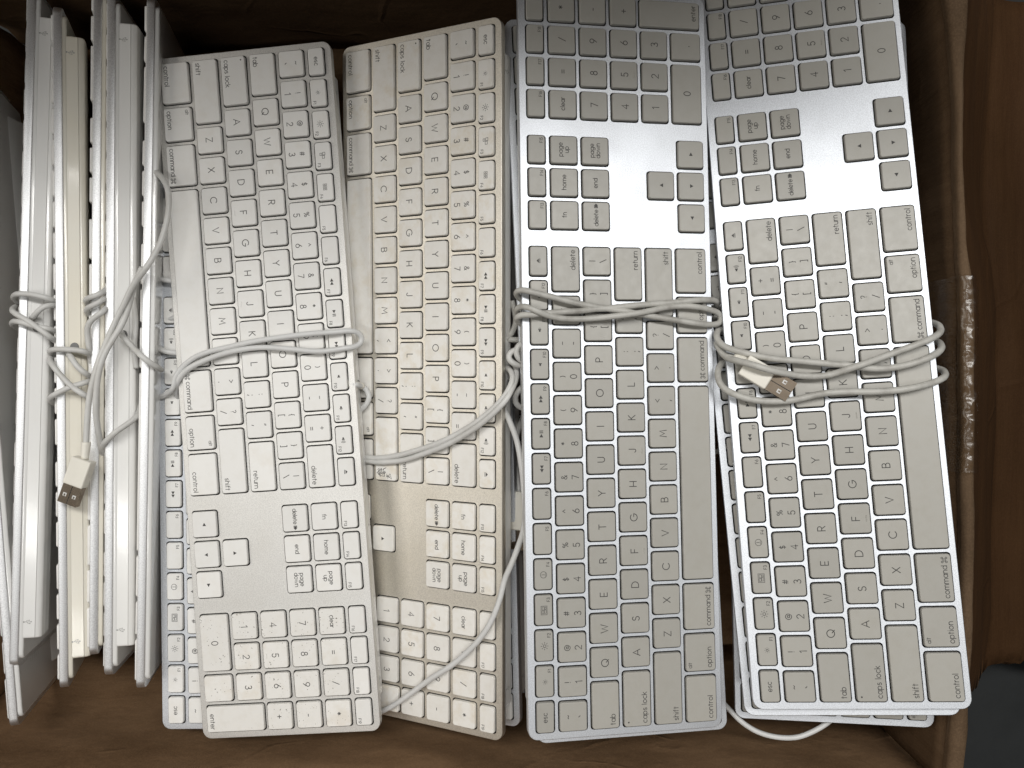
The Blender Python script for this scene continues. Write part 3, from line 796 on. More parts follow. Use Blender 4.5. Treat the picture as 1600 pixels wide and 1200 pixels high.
CABLES = {
 'A': [[[-235.6,-12.6,94.0],[-230.3,-9.9,100.0],[-221.8,-7.0,106.0],[-213.6,-2.4,112.5],[-211.7,4.0,114.1],[-206.7,10.4,115.4],[-198.8,16.0,118.0],[-189.2,19.9,119.2],[-176.9,22.7,120.0],[-158.7,26.6,121.2],[-130.4,30.4,123.0],[-110.3,31.9,124.3],[-100.9,32.8,122.4],[-96.2,32.2,120.1],[-93.5,29.2,117.8],[-94.6,25.1,118.2],[-98.1,23.0,120.5],[-102.8,22.2,122.5],[-118.3,20.1,123.9],[-134.4,21.3,122.8],[-150.6,22.6,121.7],[-164.7,21.8,120.8],[-181.0,18.3,119.8],[-197.3,12.0,118.9],[-205.9,6.8,115.6],[-211.1,0.8,112.6],[-214.2,-4.9,107.5],[-214.8,-9.1,101.4]],[[-101.2,-0.0,115.0],[-97.4,-0.4,118.0],[-95.7,-1.6,106.3],[-92.7,-4.1,107.1],[-90.9,-8.2,108.0],[-92.7,-12.7,107.0],[-96.6,-16.4,105.8],[-102.2,-20.6,102.7]]],
 'A_relief': [[[-104.9,0.8,113.0],[-100.6,-0.0,116.0],[-95.6,-1.4,107.0]]],
 'A2': [[[-240.9,70.4,88.0],[-231.2,68.5,99.0],[-222.8,66.6,106.5],[-214.6,65.4,106.5],[-204.4,63.0,106.5],[-192.1,57.2,106.5],[-188.1,45.0,106.5],[-196.2,32.7,106.5],[-200.1,40.8,107.0],[-204.0,49.0,107.5],[-210.8,45.0,106.0],[-222.8,41.4,100.0],[-239.6,40.3,88.0],[-244.4,37.5,86.0],[-242.6,33.9,88.0],[-232.9,28.7,98.0],[-225.1,22.5,106.0],[-219.9,20.4,106.6],[-212.5,19.6,106.6],[-204.4,18.0,106.6]]],
 'B': [[[-105.4,-44.6,101.0],[-99.9,-45.4,106.0],[-94.3,-46.8,104.8],[-85.5,-47.2,108.7],[-72.3,-45.0,115.3],[-59.4,-41.2,121.7],[-42.8,-35.0,130.0],[-26.8,-26.4,137.7],[-14.4,-17.4,143.7],[-5.6,-8.7,145.9],[-1.1,-1.5,146.5],[0.4,3.8,144.0],[-1.1,8.4,139.1],[-5.5,10.5,129.5]],[[-105.4,-46.3,101.0],[-99.9,-47.1,106.0],[-94.4,-48.9,104.4],[-83.3,-49.6,109.7],[-68.0,-47.6,117.2],[-53.2,-42.5,124.6],[-38.7,-36.3,133.2],[-24.7,-28.1,141.3],[-13.1,-19.1,147.0],[-4.5,-10.4,149.6],[-0.4,-3.8,146.7],[2.3,3.0,142.7],[2.3,9.6,137.4],[-0.8,14.8,129.6]]],
 'B_tail': [[[-7.0,-10.9,130.0],[-4.6,-15.4,134.0],[-1.1,-23.0,138.0],[3.0,-34.0,144.0],[5.6,-48.7,148.0],[7.1,-63.4,150.0],[7.8,-74.6,150.0],[6.7,-85.4,148.0],[3.8,-95.4,145.0],[-0.4,-106.5,144.0],[-4.2,-115.6,142.3],[-6.8,-126.1,141.6],[-9.5,-134.2,141.1],[-13.7,-143.9,139.2],[-20.0,-153.6,136.5],[-27.1,-162.1,132.9],[-37.2,-172.1,127.9],[-49.5,-181.8,121.9],[-62.2,-193.2,115.3],[-75.2,-204.1,109.2],[-85.4,-210.7,104.3],[-92.9,-214.4,101.4]]],
 'C': [[[5.4,48.9,152.4],[2.7,50.8,157.8],[2.6,52.6,161.8],[5.3,53.2,163.0],[9.5,52.2,165.1],[20.4,49.6,163.8],[30.5,47.2,162.4],[39.8,45.2,161.1],[51.8,43.3,159.4],[63.0,41.9,157.9],[76.9,39.6,155.9],[95.3,36.8,153.3],[108.6,35.0,151.5],[116.4,34.7,147.7],[121.8,35.7,145.6],[123.6,38.9,143.6],[122.0,41.6,144.8],[117.5,43.1,147.0],[107.8,44.7,151.1],[99.8,45.2,152.3],[89.1,44.1,154.4],[77.3,41.5,158.3],[68.5,39.8,160.7],[58.3,38.5,161.2],[47.4,37.4,160.5],[36.4,36.8,162.0],[27.9,37.1,163.2],[21.1,38.3,164.7],[13.5,41.0,167.7],[8.6,43.2,166.2],[4.9,43.9,161.8],[2.7,42.6,158.2],[3.3,40.6,152.1]],[[5.5,34.8,152.1],[3.0,36.5,157.4],[3.0,38.0,162.4],[5.3,39.0,163.8],[11.1,38.9,165.6],[17.8,39.8,164.6],[30.5,40.9,162.7],[39.8,41.6,161.3],[47.5,42.6,160.1],[56.9,43.4,158.7],[69.1,44.9,156.8],[82.2,46.1,154.8],[95.4,47.3,152.9],[106.1,48.6,151.2],[115.7,49.3,146.9],[120.5,49.0,143.6],[122.5,46.9,138.4],[121.8,45.0,130.5]]],
 'C_tail': [[[9.9,24.4,139.4],[5.7,24.1,144.7],[3.0,21.5,145.1],[2.3,18.0,146.3],[3.8,15.0,147.3],[7.5,12.8,145.1]],[[10.0,10.7,137.0],[4.5,11.0,143.4],[-0.4,12.8,145.7],[-2.3,16.2,145.7],[-0.4,19.2,145.4],[4.2,20.4,144.0]],[[9.3,-0.0,133.5],[4.6,-3.1,136.0],[1.9,-7.7,134.4],[2.7,-12.4,132.5],[6.2,-14.8,130.4],[10.2,-14.1,128.0]],[[10.6,-16.2,110.0],[6.5,-22.3,110.0],[2.4,-36.7,108.0],[2.4,-52.8,110.0],[4.4,-66.7,112.0],[5.2,-73.3,114.0]]],
 'gap_cord': [[[0.0,50.8,127.9],[2.3,39.1,128.3],[0.0,31.1,130.8],[-3.9,27.1,133.3]],[[10.1,27.2,130.2],[2.3,26.7,132.8],[-4.7,27.2,131.3]]],
 'D': [[[127.5,32.6,137.2],[122.9,32.3,141.6],[120.0,29.1,146.5],[120.2,25.2,149.9],[122.2,22.2,152.9],[126.4,19.7,157.7],[136.8,16.7,159.6],[149.7,14.2,161.9],[162.5,12.9,164.1],[179.4,11.2,166.9],[187.7,10.4,168.3],[196.0,9.1,169.8],[204.3,8.4,171.2],[212.5,9.3,172.4],[220.8,11.2,173.5],[229.1,14.3,174.6],[236.2,17.3,171.2],[240.6,20.4,167.6],[242.5,23.6,161.5],[242.8,25.4,154.3]],[[126.8,21.1,136.1],[122.1,21.8,141.3],[120.4,24.5,144.9],[121.1,20.6,148.4],[123.6,15.7,152.8],[125.8,14.0,158.1],[130.4,12.1,165.6],[136.5,10.0,169.2],[142.4,8.0,170.3],[150.2,6.3,168.3],[158.5,5.1,165.1],[165.6,4.4,165.3],[172.4,4.3,166.4],[179.0,5.4,167.9],[186.4,8.2,171.4],[194.6,11.1,172.9],[204.1,14.4,171.6],[212.9,17.7,171.7],[221.2,20.8,172.8],[228.7,23.8,173.7],[235.8,26.7,170.3],[240.5,29.8,166.7],[242.5,33.5,160.6],[242.4,35.6,153.3]],[[128.3,13.3,141.1],[124.0,12.5,144.5],[120.8,9.4,148.4],[119.4,5.1,151.6],[119.9,0.5,154.1],[122.8,-3.2,155.7],[127.5,-6.2,160.2],[136.1,-8.9,161.8],[144.7,-9.8,163.2],[153.3,-9.6,164.6],[159.3,-8.8,165.5],[165.3,-7.4,166.3],[172.1,-5.7,167.3],[180.5,-4.6,168.5],[188.9,-4.3,169.8],[199.6,-4.3,171.5],[212.0,-3.5,173.5],[221.9,-1.8,174.9],[232.7,0.7,172.7],[239.1,3.1,170.9],[242.9,5.4,167.2],[244.5,8.0,161.2],[242.9,9.2,155.7]],[[122.7,18.7,147.8],[123.3,16.2,152.2],[125.4,14.9,156.3],[128.7,14.7,157.6],[131.4,13.9,157.8]]],
 'D_relief': [[[128.2,15.2,156.3],[130.3,14.3,158.4],[134.1,13.1,158.8]]],
 'D_plug': [[[132.4,11.3,159.0],[146.0,1.8,162.8],[156.9,-4.5,165.9],[135.4,15.9,159.9],[129.2,4.4,159.1]]],
 'D3': [[[129.9,-196.4,122.0],[135.2,-201.9,124.0],[141.4,-207.7,126.0],[150.9,-213.2,127.0],[162.3,-215.8,128.0],[174.0,-215.8,128.0],[183.8,-212.3,128.0],[193.2,-208.1,126.0],[201.9,-203.9,122.0]]],
 'D2': [[[123.3,-42.9,120.0],[126.4,-41.2,126.0],[128.9,-37.6,137.0],[133.7,-34.4,139.0]],[[120.0,46.2,135.7],[125.6,45.0,131.9],[131.7,51.0,126.7]],[[119.9,38.4,136.1],[127.2,42.7,131.8],[132.5,44.7,126.9]]],
 'V1': [[[-317.8,52.7,103.0],[-315.6,54.3,111.0],[-310.8,56.1,116.5],[-306.7,56.3,118.0],[-301.5,56.1,118.0],[-295.5,55.1,118.0],[-291.0,54.0,117.5],[-289.1,52.7,114.0],[-291.7,51.8,104.0]],[[-319.8,50.5,100.0],[-316.6,47.9,110.0],[-312.7,45.3,116.0],[-308.6,43.1,118.0],[-304.3,40.7,118.0],[-298.7,37.1,118.0],[-292.5,33.1,119.0],[-289.1,29.9,118.0],[-289.4,27.9,112.0],[-292.9,26.4,102.0]],[[-320.2,36.4,100.0],[-316.4,37.7,111.0],[-312.3,39.3,116.0],[-307.4,38.7,118.0],[-301.8,37.2,117.5],[-295.8,35.6,117.5],[-290.5,34.8,117.0],[-289.3,33.9,113.0],[-292.9,33.0,102.0]],[[-306.5,42.0,108.0],[-300.5,42.2,115.0],[-297.0,44.4,117.5],[-293.9,47.1,118.0],[-291.3,48.8,117.0],[-289.1,49.5,114.0],[-292.1,50.3,102.0]]],
 'V2': [[[-295.4,18.2,102.0],[-291.9,19.8,112.0],[-288.1,21.2,117.0],[-282.9,21.7,119.0],[-276.9,21.5,119.0],[-270.9,21.1,119.0],[-267.1,20.4,118.0],[-266.7,19.0,113.0],[-271.0,16.5,102.0]],[[-297.4,20.7,100.0],[-291.9,16.2,112.0],[-288.1,13.2,117.0],[-284.5,9.6,119.0],[-280.5,4.8,119.0],[-275.7,-0.0,119.0],[-269.0,-4.4,121.0],[-265.4,-7.2,119.0],[-267.5,-8.9,110.0]],[[-283.3,20.0,108.0],[-278.0,18.5,115.0],[-275.1,16.8,118.0],[-272.5,13.5,119.0],[-269.4,9.6,119.0],[-266.3,6.8,118.0],[-266.8,4.9,112.0],[-271.0,2.5,102.0]],[[-293.7,-13.2,102.0],[-291.5,-10.5,112.0],[-288.1,-8.0,117.0],[-283.7,-6.0,119.0],[-278.9,-3.6,119.0],[-273.2,-1.2,118.5],[-268.0,0.4,118.5],[-265.4,1.6,116.0],[-268.7,2.5,104.0]]],
 'V3': [[[-270.6,51.4,108.0],[-268.7,52.8,113.0],[-264.1,54.0,117.0],[-259.8,55.2,117.5],[-256.6,57.3,116.0],[-257.6,61.1,108.0]],[[-270.1,44.2,106.0],[-268.8,46.1,112.0],[-264.5,48.0,117.0],[-259.5,49.9,118.0],[-256.3,52.5,116.5],[-257.2,56.2,108.0]],[[-269.3,12.3,106.0],[-266.8,21.0,112.0],[-266.4,30.1,115.0],[-265.3,36.0,117.0],[-262.7,39.5,118.0],[-258.5,42.7,118.5],[-255.3,45.6,117.0],[-256.8,50.5,108.0]]],
 'V4': [[[-248.2,33.4,108.0],[-245.6,31.8,114.0],[-242.8,29.9,118.0],[-239.0,26.6,120.0],[-234.9,22.6,121.0],[-226.8,17.6,128.0],[-222.6,13.7,127.0],[-220.2,10.7,122.0],[-221.5,8.9,112.0]],[[-259.4,-43.4,106.0],[-257.8,-39.9,113.0],[-254.3,-36.7,118.0],[-249.7,-33.0,120.0],[-244.5,-28.6,120.0],[-238.8,-24.7,119.5],[-235.7,-21.2,117.0],[-236.6,-17.9,110.0],[-240.6,-12.4,100.0]],[[-241.7,59.1,108.0],[-238.2,40.5,111.0],[-238.5,24.3,112.0],[-238.3,10.1,110.0]]],
 'V5': [[[-229.9,136.1,108.0],[-221.1,131.5,119.0],[-215.3,126.6,124.0],[-211.2,120.7,127.0],[-209.6,114.2,128.0],[-209.5,105.3,129.0],[-210.6,96.6,130.0],[-212.5,88.2,131.0],[-214.8,81.8,132.0],[-217.3,75.3,134.0],[-221.1,68.6,135.0],[-227.6,62.4,132.0],[-232.4,56.5,130.0],[-236.9,48.9,128.0],[-241.0,41.9,127.0],[-245.0,34.6,126.0],[-248.9,25.5,126.0],[-253.3,14.9,126.0],[-255.9,4.7,127.0],[-258.6,-7.1,127.0],[-260.3,-17.7,126.0],[-261.5,-27.5,125.0],[-262.1,-36.2,124.5]],[[-225.0,70.9,130.0],[-229.1,64.1,128.0],[-232.8,57.7,126.0],[-234.7,50.3,125.5],[-237.0,42.5,125.5],[-239.5,36.1,126.0],[-242.9,29.8,127.0],[-246.6,21.8,129.0],[-249.6,13.6,130.0],[-251.9,3.9,130.0],[-253.6,-7.0,129.0],[-254.7,-17.6,127.0],[-256.2,-27.7,122.0],[-257.8,-36.9,116.0],[-261.5,-45.8,106.0],[-267.0,-53.7,94.0]]],
 'V5_relief': [[[-262.1,-35.8,124.5],[-262.5,-41.0,124.5],[-262.9,-46.1,124.5]]],
 'V5_plug': [[[-262.8,-46.0,125.0],[-268.8,-62.2,125.0],[-272.7,-73.6,125.0],[-270.3,-43.3,125.0],[-255.0,-48.8,125.0]]],
 'gap_plug': [[[5.2,-67.6,114.0],[3.6,-91.4,116.0]]],
}

def keyboard(pose, label, group, alu='alu', key='key_white', shell='shell', new=False, special=None):
    (x, y, z), R = POSES[pose]
    t = empty('keyboard', (x * MM, y * MM, z * MM), Matrix(R))
    tag(t, label, 'keyboard', group)
    o = link('top_plate', PLATE, t); set_mat(o, 0, M[alu])
    link('key_well', WELL, t)
    o = link('bottom_shell', SHELL, t); set_mat(o, 0, M[shell])
    o = link('rear_wedge', WEDGE, t); set_mat(o, 0, M[shell])
    for p in PORTS: link('usb_port', p, t)
    link('cable_outlet', GROM, t)
    rs = random.Random(hash(pose) % 1000 if False else sum(map(ord, pose)))
    for k, kx, ky, w, h in KEYS:
        me = key_mesh(k, w, h, new, bool(special == 'scribble' and k == 'rshift'))
        o = link(key_name(k), me, t, loc3(kx, ky, rs.uniform(-.12, .06)))
        big = 15.0 / max(w, 15.0)
        o.rotation_euler = (math.radians(rs.gauss(0, .35)), math.radians(rs.gauss(0, .35) * big), math.radians(rs.gauss(0, .22) * big))
        m = key
        if key == 'key_specked' and not (kx > OP - 2 and ky < 30): m = 'key_white'
        set_mat(o, 0, M[m])
    return t

# ------------------------------------------------------------------ cables
def spline(P, step=1.2):
    P = [Vector(p) for p in P]
    out = []
    n = len(P)
    for i in range(n - 1):
        p0 = P[i - 1] if i > 0 else P[i] * 2 - P[i + 1]
        p1, p2 = P[i], P[i + 1]
        p3 = P[i + 2] if i + 2 < n else P[i + 1] * 2 - P[i]
        k = max(2, int((p2 - p1).length / step))
        # centripetal-ish Catmull-Rom
        for j in range(k):
            t = j / k
            out.append(.5 * ((2 * p1) + (p2 - p0) * t + (2 * p0 - 5 * p1 + 4 * p2 - p3) * t * t + (3 * p1 - p0 - 3 * p2 + p3) * t ** 3))
    out.append(P[-1])
    for _ in range(3):
        out = [out[0]] + [(out[i - 1] + out[i] * 2 + out[i + 1]) / 4 for i in range(1, len(out) - 1)] + [out[-1]]
    return out

def tube(P, rad, V, F, inv, seg=10):
    pts = spline(P)
    d0 = (pts[1] - pts[0]).normalized()
    a = d0.orthogonal().normalized()
    base = len(V)
    n = len(pts)
    for i, p in enumerate(pts):
        d = (pts[min(i + 1, n - 1)] - pts[max(i - 1, 0)]).normalized()
        a = (a - d * a.dot(d)).normalized()
        b = d.cross(a)
        r = rad(i / (n - 1)) if callable(rad) else rad
        for s in range(seg):
            w = 2 * math.pi * s / seg
            q = inv @ ((p + (a * math.cos(w) + b * math.sin(w)) * r) * MM)
            V.append(tuple(q))
    for i in range(n - 1):
        for s in range(seg):
            t = (s + 1) % seg
            F.append((base + i * seg + s, base + i * seg + t, base + (i + 1) * seg + t, base + (i + 1) * seg + s))
    F.append(tuple(base + s for s in reversed(range(seg))))
    F.append(tuple(base + (n - 1) * seg + s for s in range(seg)))

def cable(parent, strands, mat='cable', rad=1.75, name='cable'):
    V, F = [], []
    inv = parent.matrix_world.inverted()
    for s in strands: tube(s, rad, V, F, inv)
    return link(name, mesh(name, V, F, [M[mat]], None, True), parent)

def relief(parent, strands, holder):
    V, F = [], []
    inv = holder.matrix_world.inverted()
    for s in strands: tube(s, lambda t: 2.7 - .5 * t, V, F, inv)
    o = link('strain_relief', mesh('strain_relief', V, F, [M['plug']], None, True), parent)
    return o

def oriented_box(name, c, ax, ay, az, size, mats, bevel, segs=2):
    bm = bmesh.new()
    bmesh.ops.create_cube(bm, size=1)
    for v in bm.verts:
        v.co = Vector((v.co.x * size[0], v.co.y * size[1], v.co.z * size[2]))
    bmesh.ops.bevel(bm, geom=list(bm.edges), offset=bevel, segments=segs, affect='EDGES', profile=.6)
    me = bpy.data.meshes.new(name)
    bm.to_mesh(me); bm.free()
    for m in mats: me.materials.append(m)
    return me

def usb_plug(cab, holder, back, mid, tip, sa, sb, shell=True):
    """white plug housing as a child of the cable, its metal shell beside it"""
    back, mid, tip, sa, sb = (Vector(p) for p in (back, mid, tip, sa, sb))
    ax = (tip - back).normalized()
    ay = (sa - sb); ay = (ay - ax * ay.dot(ax)).normalized()
    az = ax.cross(ay)
    if az.z < 0: ay, az = -ay, -az
    R = Matrix((ax, ay, az)).transposed()
    Lb = (mid - back).length
    inv = holder.matrix_world.inverted()
    me = oriented_box('usb_plug', None, ax, ay, az, (Lb * MM, 12.6 * MM, 7.6 * MM), [M['plug']], 1.1 * MM, 3)
    c = (back + mid) / 2
    me.transform(inv @ (Matrix.Translation(c * MM) @ R.to_4x4()))
    o = link('usb_plug', me, cab)
    if not shell: return
    Ls = (tip - mid).length
    c = (tip + mid) / 2
    mat = inv @ (Matrix.Translation(c * MM) @ R.to_4x4())
    L2, W2, H2 = Ls / 2, 6.0, 2.25
    V, F, I = [], [], []
    def quadbox(x0, x1, y0, y1, z0, z1, m):
        b = len(V)
        V.extend((x, y, z) for x in (x0, x1) for y in (y0, y1) for z in (z0, z1))
        for f in ((0, 1, 3, 2), (4, 6, 7, 5), (0, 4, 5, 1), (2, 3, 7, 6), (0, 2, 6, 4), (1, 5, 7, 3)):
            F.append(tuple(b + q for q in f)); I.append(m)
    # folded sheet: two top halves with a seam between, sides, bottom, with square latch windows showing the white core
    quadbox(-L2, L2, -W2, -.22, H2 - .3, H2, 0); quadbox(-L2, L2, .22, W2, H2 - .3, H2, 0)
    quadbox(-L2, L2, -W2, W2, -H2, -H2 + .3, 0)
    quadbox(-L2, L2, -W2, -W2 + .3, -H2 + .3, H2 - .3, 0); quadbox(-L2, L2, W2 - .3, W2, -H2 + .3, H2 - .3, 0)
    quadbox(-L2, L2 - .5, -W2 + .5, W2 - .5, -H2 + .4, -.1, 1)
    for s in (-1, 1):
        quadbox(-.6, 1.6, s * 3.0 - 1.1, s * 3.0 + 1.1, H2 - .05, H2 + .06, 2)
        quadbox(.1, 1.4, s * 3.0 - .5, s * 3.0 + .5, H2 + .03, H2 + .10, 0)
    quadbox(-L2 + .2, L2 - .2, -.26, .26, H2 - .25, H2 - .12, 3)
    me = mesh('usb_shell', [(v[0] * MM, v[1] * MM, v[2] * MM) for v in V], F, [M['steel'], M['plug'], M['cable_white'], M['well']], I)
    me.transform(mat)
    link('usb_shell', me, cab)

# ------------------------------------------------------------------ ground and box
gv = [(-3, -3, -.006), (3, -3, -.006), (3, 3, -.006), (-3, 3, -.006)]
g = link('floor', mesh('floor', gv, [(0, 1, 2, 3)], [M['ground']]))
tag(g, kind='structure')

def wob(a, b, s=1.0, seed=0):
    return s * (math.sin(a * 17 + seed) * .5 + math.sin(a * 41 + b * 23 + seed * 2.1) * .3 + math.sin(b * 37 + a * 9 + seed) * .2)

def panel(name, fn, nu, nv, thick, mat, parent, edge_mat=None, smooth=True):
    """closed sheet: fn(u,v) gives the front surface, thick is the offset vector function or vector"""
    V, F, I, S = [], [], [], []
    for side in (0, 1):
        for j in range(nv + 1):
            for i in range(nu + 1):
                p = Vector(fn(i / nu, j / nv))
                if side: p = p + Vector(thick)
                V.append(tuple(p))
    n = (nu + 1) * (nv + 1)
    for j in range(nv):
        for i in range(nu):
            a = j * (nu + 1) + i
            F.append((a, a + 1, a + nu + 2, a + nu + 1)); I.append(0); S.append(True)
            F.append((n + a + nu + 1, n + a + nu + 2, n + a + 1, n + a)); I.append(0); S.append(True)
    e = 1 if edge_mat else 0
    rim = [(i, i + 1) for i in range(nu)] + [(nv * (nu + 1) + i + 1, nv * (nu + 1) + i) for i in range(nu)]
    rim += [((j + 1) * (nu + 1), j * (nu + 1)) for j in range(nv)] + [(j * (nu + 1) + nu, (j + 1) * (nu + 1) + nu) for j in range(nv)]
    for a, b in rim:
        F.append((b, a, n + a, n + b)); I.append(e); S.append(False)
    me = mesh(name, V, F, [M[mat]] + ([M[edge_mat]] if edge_mat else []), I, S)
    return link(name, me, parent)

box = empty('cardboard_box', (0, 0, 0))
tag(box, 'worn open brown cardboard box holding all the keyboards', 'box')
BX0, BX1, BY0, BY1 = -.372, .252, -.232, .258
T = .005
FAR_TOP, NEAR_TOP = .55, .235
panel('bottom_panel', lambda u, v: (BX0 - T + (BX1 - BX0 + 2 * T) * u, BY0 - T + (BY1 - BY0 + 2 * T) * v, wob(u * 2, v * 2, .0012, 1)), 30, 24, (0, 0, -.005), 'box_in', box)
panel('far_wall', lambda u, v: (BX0 + (BX1 - BX0) * u, BY1 + wob(u, v, .004, 2), .0015 + .1985 * v), 40, 14, (0, T, 0), 'box_shaded', box, 'box_edge')
panel('near_wall', lambda u, v: (BX0 + (BX1 - BX0) * (1 - u), BY0 + wob(u, v, .0025, 5) - .001 + .030 * (1 - v) ** 7, .0015 + .1735 * v), 40, 14, (0, -T, 0), 'box_in', box, 'box_edge')
panel('left_wall', lambda u, v: (BX0 + wob(u, v, .003, 8), BY1 + (BY0 - BY1) * (1 - u) if False else BY0 + (BY1 - BY0) * (1 - u), .0015 + .1735 * v), 34, 12, (-T, 0, 0), 'box_in', box, 'box_edge')
panel('far_shade_flap', lambda u, v: (BX0 + .01 + (BX1 - BX0 - .02) * u, BY1 + .002 + .012 * v + wob(u, v, .004, 3), .2015 + (FAR_TOP + .10 * math.exp(-((u - .30) / .22) ** 2) - .2015) * v), 30, 8, (0, T, 0), 'box_shaded', box, 'box_edge')  # unseen flap; its height and left hump are shaped to shade the far end
panel('near_flap', lambda u, v: (BX0 + .01 + (BX1 - BX0 - .02) * (1 - u), BY0 - .002 - .03 * v, .1765 + (NEAR_TOP - .1765) * v), 30, 6, (0, -T, 0), 'box_in', box, 'box_edge')

# right wall: rim follows the bowed fold, the flap is folded out and hangs down
RIM = [(-100, 1472, 1512), (0, 1474, 1511), (60, 1482, 1508), (120, 1487, 1503), (200, 1490, 1501), (300, 1491, 1503), (380, 1494, 1507), (440, 1498, 1518), (520, 1499, 1520), (620, 1500, 1520), (760, 1499, 1520), (900, 1500, 1519), (1010, 1497, 1516), (1080, 1489, 1512), (1140, 1482, 1509), (1200, 1477, 1503), (1260, 1472, 1498)]
RZ = .158
def rim_at(t):
    """t 0..1 from the near corner to the far corner -> y, inner x, outer x (metres)"""
    y = BY0 + (BY1 - BY0) * t
    px = 600 - y * 1207.16 / (CAM_H - RZ)
    for a, b in zip(RIM, RIM[1:]):
        if px <= b[0] or b is RIM[-1]:
            k = min(1, max(0, (px - a[0]) / (b[0] - a[0])))
            f = (CAM_H - RZ) / 1207.16
            return y, (a[1] + (b[1] - a[1]) * k - 800) * f, (a[2] + (b[2] - a[2]) * k - 800) * f
def right_wall(u, v):
    y, xi, xo = rim_at(u)
    z = .0015 + (RZ - .0045) * v
    return (BX1 + (xi + .0008 - BX1) * v + wob(u, v, .0015, 4) * (1 - v), y, z)
panel('right_wall', right_wall, 60, 12, (T * .6, 0, 0), 'box_shaded', box)
def fold(u, v):
    y, xi, xo = rim_at(u)
    a = math.pi * (1 - v)
    c, r = (xi + xo) / 2, (xo - xi) / 2
    return (c + r * math.cos(a), y, RZ + .0005 + .0035 * math.sin(a) + .0008 * wob(u * 3, v, 1, 5))
panel('folded_rim', fold, 120, 8, (0, 0, -.003), 'box_edge', box)
rsn = random.Random(11)
tear = [rsn.uniform(-1, 1) for _ in range(80)]
def flap(u, v):
    y, xi, xo = rim_at(u)
    prof = [(0, 0, RZ - .003), (.028, 0, RZ - .040), (.058, 0, RZ - .080), (.084, 0, .043), (.125, 0, .034), (.20, 0, .026), (.27, 0, .022)]
    k = v * (len(prof) - 1); i = min(int(k), len(prof) - 2); f = k - i
    dx = prof[i][0] + (prof[i + 1][0] - prof[i][0]) * f
    z = prof[i][2] + (prof[i + 1][2] - prof[i][2]) * f
    end = BY0 + .036 - .085 * max(0, dx - .0) + .0025 * tear[int(v * 70)] + .004 * math.sin(v * 23)
    yy = end + (BY1 + .02 - end) * u
    return (xo + dx + .0015 * wob(u, v, 1, 6), yy, z + .004 * wob(u * .7, v, 1, 9))
panel('side_flap', flap, 40, 70, (.003, 0, -.004), 'box_flap_shaded', box, 'box_edge')
def tapef(u, v):
    t = .37 + .23 * u
    y, xi, xo = rim_at(t)
    c, r = (xi + xo) / 2, (xo - xi) / 2 + .0012
    wr = .0011 * mnoise.noise(Vector((u * 22, v * 5, 3.3))) + .0006 * mnoise.noise(Vector((u * 60, v * 11, 9.1)))
    t += .006 * mnoise.noise(Vector((u * 3, v * 9, 1.7)))
    if v < .35:
        q = v / .35
        return (c - r - .0008 + wr, y, RZ - .030 * (1 - q))
    a = math.pi * (1 - (v - .35) / .65)
    return (c + (r + wr) * math.cos(a), y, RZ + .0022 + (.0042 + wr) * math.sin(a))
panel('packing_tape', tapef, 90, 16, (0, 0, .0003), 'tape', box)

# ------------------------------------------------------------------ the keyboards
FLAT = 'keyboards lying flat in the box'
UP = 'keyboards standing on edge at the left of the box'
kA = keyboard('A', 'dusty silver keyboard with bright white keys, dark specks on its number pad', FLAT, 'alu_dusty', 'key_specked', new=True)
kB = keyboard('B', 'yellowed tilted keyboard with a black scribble on its shift key', FLAT, 'alu_yellow', 'key_aged', new=True, special='scribble')
kC = keyboard('C', 'silver keyboard with grey beige keys and three turns of dirty cord, no plug', FLAT, 'alu', 'key_grey')
kD = keyboard('D', 'silver keyboard with grey beige keys and a USB plug tucked in its wrapped cord', FLAT, 'alu', 'key_grey')
kA2 = keyboard('A2', 'keyboard under the speckled white one, its function keys showing along the left', FLAT, 'alu', 'key_white')
kB2 = keyboard('B2', 'keyboard under the yellowed one, showing only a strip of keys on its right', FLAT, 'alu', 'key_white', new=True)
kC2 = keyboard('C2', 'keyboard directly under the grey-keyed one with no plug, top left corner showing', FLAT, 'alu', 'key_grey')
kD2 = keyboard('D2', 'keyboard directly under the one with the tucked USB plug, nearly aligned with it', FLAT, 'alu', 'key_grey')
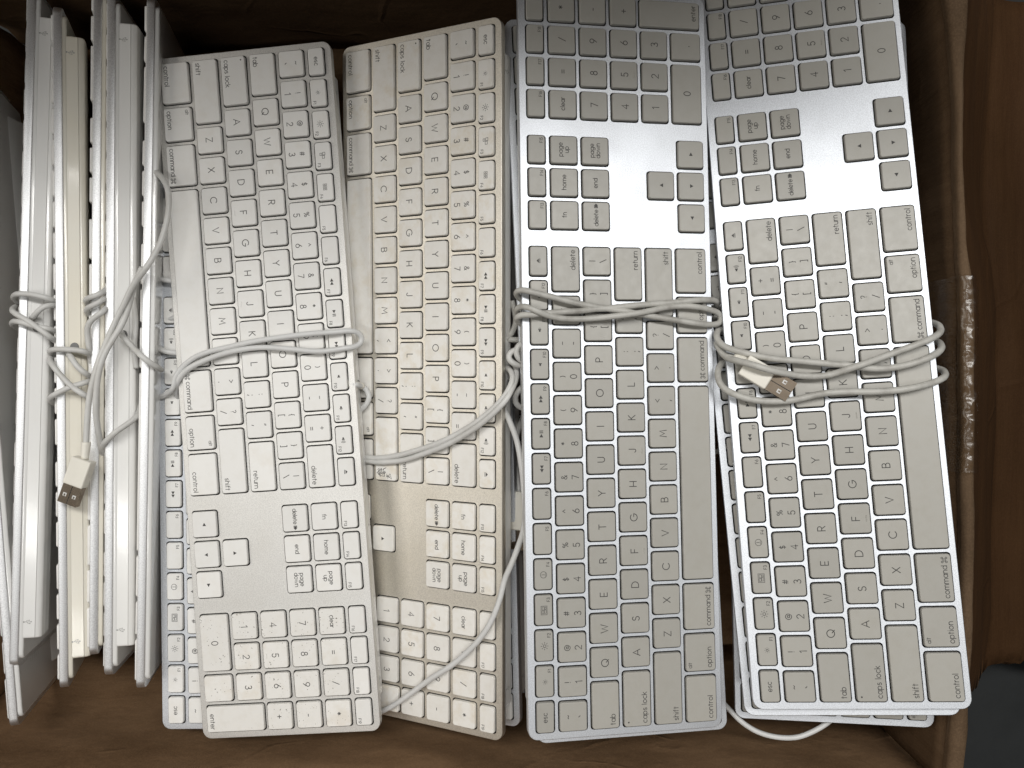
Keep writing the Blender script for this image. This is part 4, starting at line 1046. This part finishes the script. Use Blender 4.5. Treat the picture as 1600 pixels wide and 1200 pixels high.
kD3 = keyboard('D3', 'lowest keyboard of the pile by the right box wall, number pad end poking out', FLAT, 'alu', 'key_grey')
kG = keyboard('G', 'keyboard deep in the dark gap between the yellowed and grey-keyed keyboards', FLAT, 'alu', 'key_grey')
v0 = keyboard('V0', 'leftmost upright keyboard, plain grey underside with faint marks facing right', UP, 'alu_lit')
v1 = keyboard('V1', 'upright white-ridged keyboard with three cord turns near its middle, second from left', UP, 'alu_lit')
v2 = keyboard('V2', 'upright keyboard with the creamiest yellow ridge, under the dangling USB plug', UP, 'alu_lit', shell='shell_cream')
v3 = keyboard('V3', 'thin upright keyboard just right of the cream-ridged one, thin front edge up', UP, 'alu_lit', shell='shell_cream')
v4 = keyboard('V4', 'upright keyboard with white ridge and one cord leaving a grey hole, third ridge from left', UP, 'alu_lit')
v5 = keyboard('V5', 'thin upright keyboard next to the face-up ones, whose cord ends in a dangling plug', UP, 'alu_lit')

c = cable(kA, CABLES['A'], 'cable_white')
relief(c, CABLES['A_relief'], kA)
cable(kA2, CABLES['A2'], 'cable_white')
cable(kB, CABLES['B'], 'cable')
cable(kB2, CABLES['B_tail'], 'cable_white')
cable(kC, CABLES['C'], 'cable_worn')
c = cable(kC2, CABLES['C_tail'], 'cable')
p = CABLES['gap_plug'][0]
a, b = Vector(p[0]), Vector(p[1])
usb_plug(c, kC2, a, b, b + (b - a) * .5, a + Vector((5, 0, 2)), a - Vector((5, 0, 2)))
cable(kG, CABLES['gap_cord'], 'cable_worn')
c = cable(kD, CABLES['D'], 'cable_worn', 1.9)
relief(c, CABLES['D_relief'], kD)
usb_plug(c, kD, *CABLES['D_plug'][0])
cable(kD2, CABLES['D2'], 'cable_worn', 1.6)
cable(kD3, CABLES['D3'], 'cable_white', 1.6)
cable(v1, CABLES['V1'], 'cable')
cable(v2, CABLES['V2'], 'cable')
cable(v3, CABLES['V3'], 'cable')
cable(v4, CABLES['V4'], 'cable')
c = cable(v5, CABLES['V5'], 'cable')
relief(c, CABLES['V5_relief'], v5)
usb_plug(c, v5, *CABLES['V5_plug'][0])
